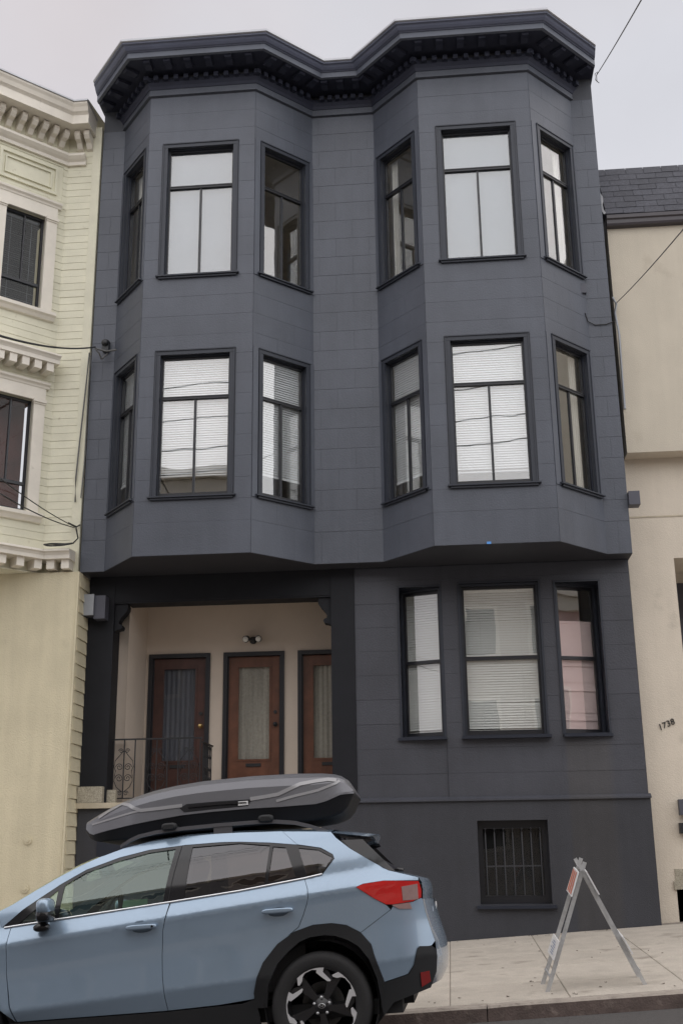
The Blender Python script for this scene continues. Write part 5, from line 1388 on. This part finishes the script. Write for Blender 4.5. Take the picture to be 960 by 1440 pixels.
def lidv(u, w):
    hw = lerp_tab(u, HWT); ws, wt = lerp_tab(u, SEAT), lerp_tab(u, TOPT)
    t = max(0, min(1, (w - ws) / max(wt - ws, 1e-3)))
    return hw * lerp_tab(t, [(0, 1), (.58, .945), (.80, .86), (.93, .72), (1, .60)])
US = [-.285 + 2.16 * i / 44 for i in range(45)]
def lidband(t0, t1, sd):
    def f(i, j):
        u = US[min(44, int(round(i * 44)))]; ws, wt = lerp_tab(u, SEAT), lerp_tab(u, TOPT); w = ws + (wt - ws) * (t0 + (t1 - t0) * j)
        return (u, sd * lidv(u, w), w - DZ)
    return f
def lidtop(i, j):
    u = US[min(44, int(round(i * 44)))]; ws, wt = lerp_tab(u, SEAT), lerp_tab(u, TOPT); x = 1 - 2 * j
    w = ws + (wt - ws) * .93; return (u, lidv(u, w) * x, w + (wt - ws) * .10 * (1 - x * x) - DZ)
def lidring(i):
    return [lidband(0, 1, 1)(i, t) for t in (0, .3, .58, .8, .93)] + [lidtop(i, j / 6) for j in range(1, 6)] + [lidband(0, 1, -1)(i, t) for t in (.93, .8, .58, .3, 0)]
b = MB()
for sd in (1, -1):
    for t0, t1, n in ((0, .58, 8), (.58, .80, 4), (.80, .93, 4)): b.grid(lidband(t0, t1, sd), 44, n)
b.grid(lidtop, 44, 10)
for i in (0, 1): r_ = lidring(i); b.add(r_, [tuple(range(len(r_)))])
b.build('lid', 'boxlid', rbx)
def basegrid(i, j):
    u = US[min(44, int(round(i * 44)))]; hw = lerp_tab(u, HWT); ws, wb = lerp_tab(u, SEAT) - .002, lerp_tab(u, BOTT)
    sg = 1 if j < .5 else -1; t = min(j, 1 - j) * 2
    if t < .5: k = t / .5; return (u, sg * hw * (1.006 - .10 * k), ws + (wb - ws) * k - DZ)
    k = (t - .5) / .5; return (u, sg * hw * .906 * (1 - k), wb - DZ)
b = MB(); b.grid(basegrid, 44, 24)
for i in (0, 1): b.add([basegrid(i, j / 24) for j in range(25)], [tuple(range(25))])
b.build('base', 'boxbase', rbx)
fnl = lambda u, w: lidv(u, w + DZ)
def bxp(name, poly, ma, off, rim=.01, **k): return spanel(name, [(u, w - DZ) for u, w in poly], ma, parent=rbx, off=off, rim=rim, fn=fnl, st=.03, **k)
bxp('seam_lip', strip([(-.29, 1.800), (-.19, 1.793), (-.08, 1.753), (0, 1.738), (.25, 1.737), (.514, 1.744), (.8, 1.744), (1.033, 1.737), (1.3, 1.714), (1.532, 1.690), (1.78, 1.664)], .016), 'boxlid', .008, .012)
bxp('raised_rib', strip([(1.74, 1.782), (1.64, 1.826), (1.53, 1.868), (1.47, 1.850), (1.42, 1.82), (1.36, 1.795), (1.20, 1.797), (1.03, 1.803)], .026), 'boxrib', .006, .008)
bxp('raised_rib', strip([(.50, 1.808), (.40, 1.815), (.285, 1.826), (.20, 1.858), (.115, 1.892), (.0, 1.906), (-.10, 1.912), (-.165, 1.900)], .028), 'boxrib', .006, .008)
bxp('raised_rib', strip([(.30, 1.776), (.15, 1.805), (-.02, 1.832), (-.15, 1.872), (-.19, 1.895)], .020), 'boxrib', .005, .008)
bxp('raised_rib', strip([(1.80, 1.735), (1.64, 1.752), (1.50, 1.775), (1.36, 1.795)], .014), 'boxrib', .004, .008)
bxp('handle_recess', [(1.051, 1.785), (.995, 1.811), (.75, 1.811), (.483, 1.805), (.525, 1.760), (.75, 1.757), (1.015, 1.752)], 'boxbase', .005, .01)
bxp('handle_bar', strip([(.98, 1.79), (.75, 1.792), (.53, 1.788)], .018), 'gloss', .014, .012)
u_, w_ = .590, 1.768
mtx = Matrix(((-1, 0, 0, u_), (0, 0, 1, lidv(.55, w_ + .01) + .014), (0, 1, 0, w_ - DZ), (0, 0, 0, 1)))
lb = MB(); v_ = lidv(.55, w_ + .01)
lb.box(.517, .592, v_ + .002, v_ + .0125, w_ - .003 - DZ, w_ + .027 - DZ); lo = lb.build('name_plate', 'white', rbx)
text('lettering', 'THULE', .021, Matrix(((-1, 0, 0, u_ - .002), (0, 0, 1, v_ + .0135), (0, 1, 0, w_ + .004 - DZ), (0, 0, 0, 1))), 'ink', lo, .0006)
for u in (.363, 1.095):
    b = MB(); b.box(u - .035, u + .035, -.63, .63, 1.642 - DZ - .02, 1.642 - DZ + .008)
    for sd in (1, -1): b.blob((u, sd * .585, 1.640 - DZ), (.058, .045, .028), .6, 8)
    b.build('crossbar', 'plastic', rbx)
b = MB(); b.blob((.70, .405, 1.672 - DZ), (.10, .012, .020), .6, 7); b.tube([(.89, .40, 1.665 - DZ), (.89, .412, 1.665 - DZ)], .012, 8); b.build('lock', 'gloss', rbx)
b = MB(); b.box(-.832, -.818, -.16, .16, .865, .965); b.build('number_plate', 'white', car)
b = MB(); b.box(-.826, -.80, -.24, .24, .845, .985); b.build('plate_frame', 'plastic', car)
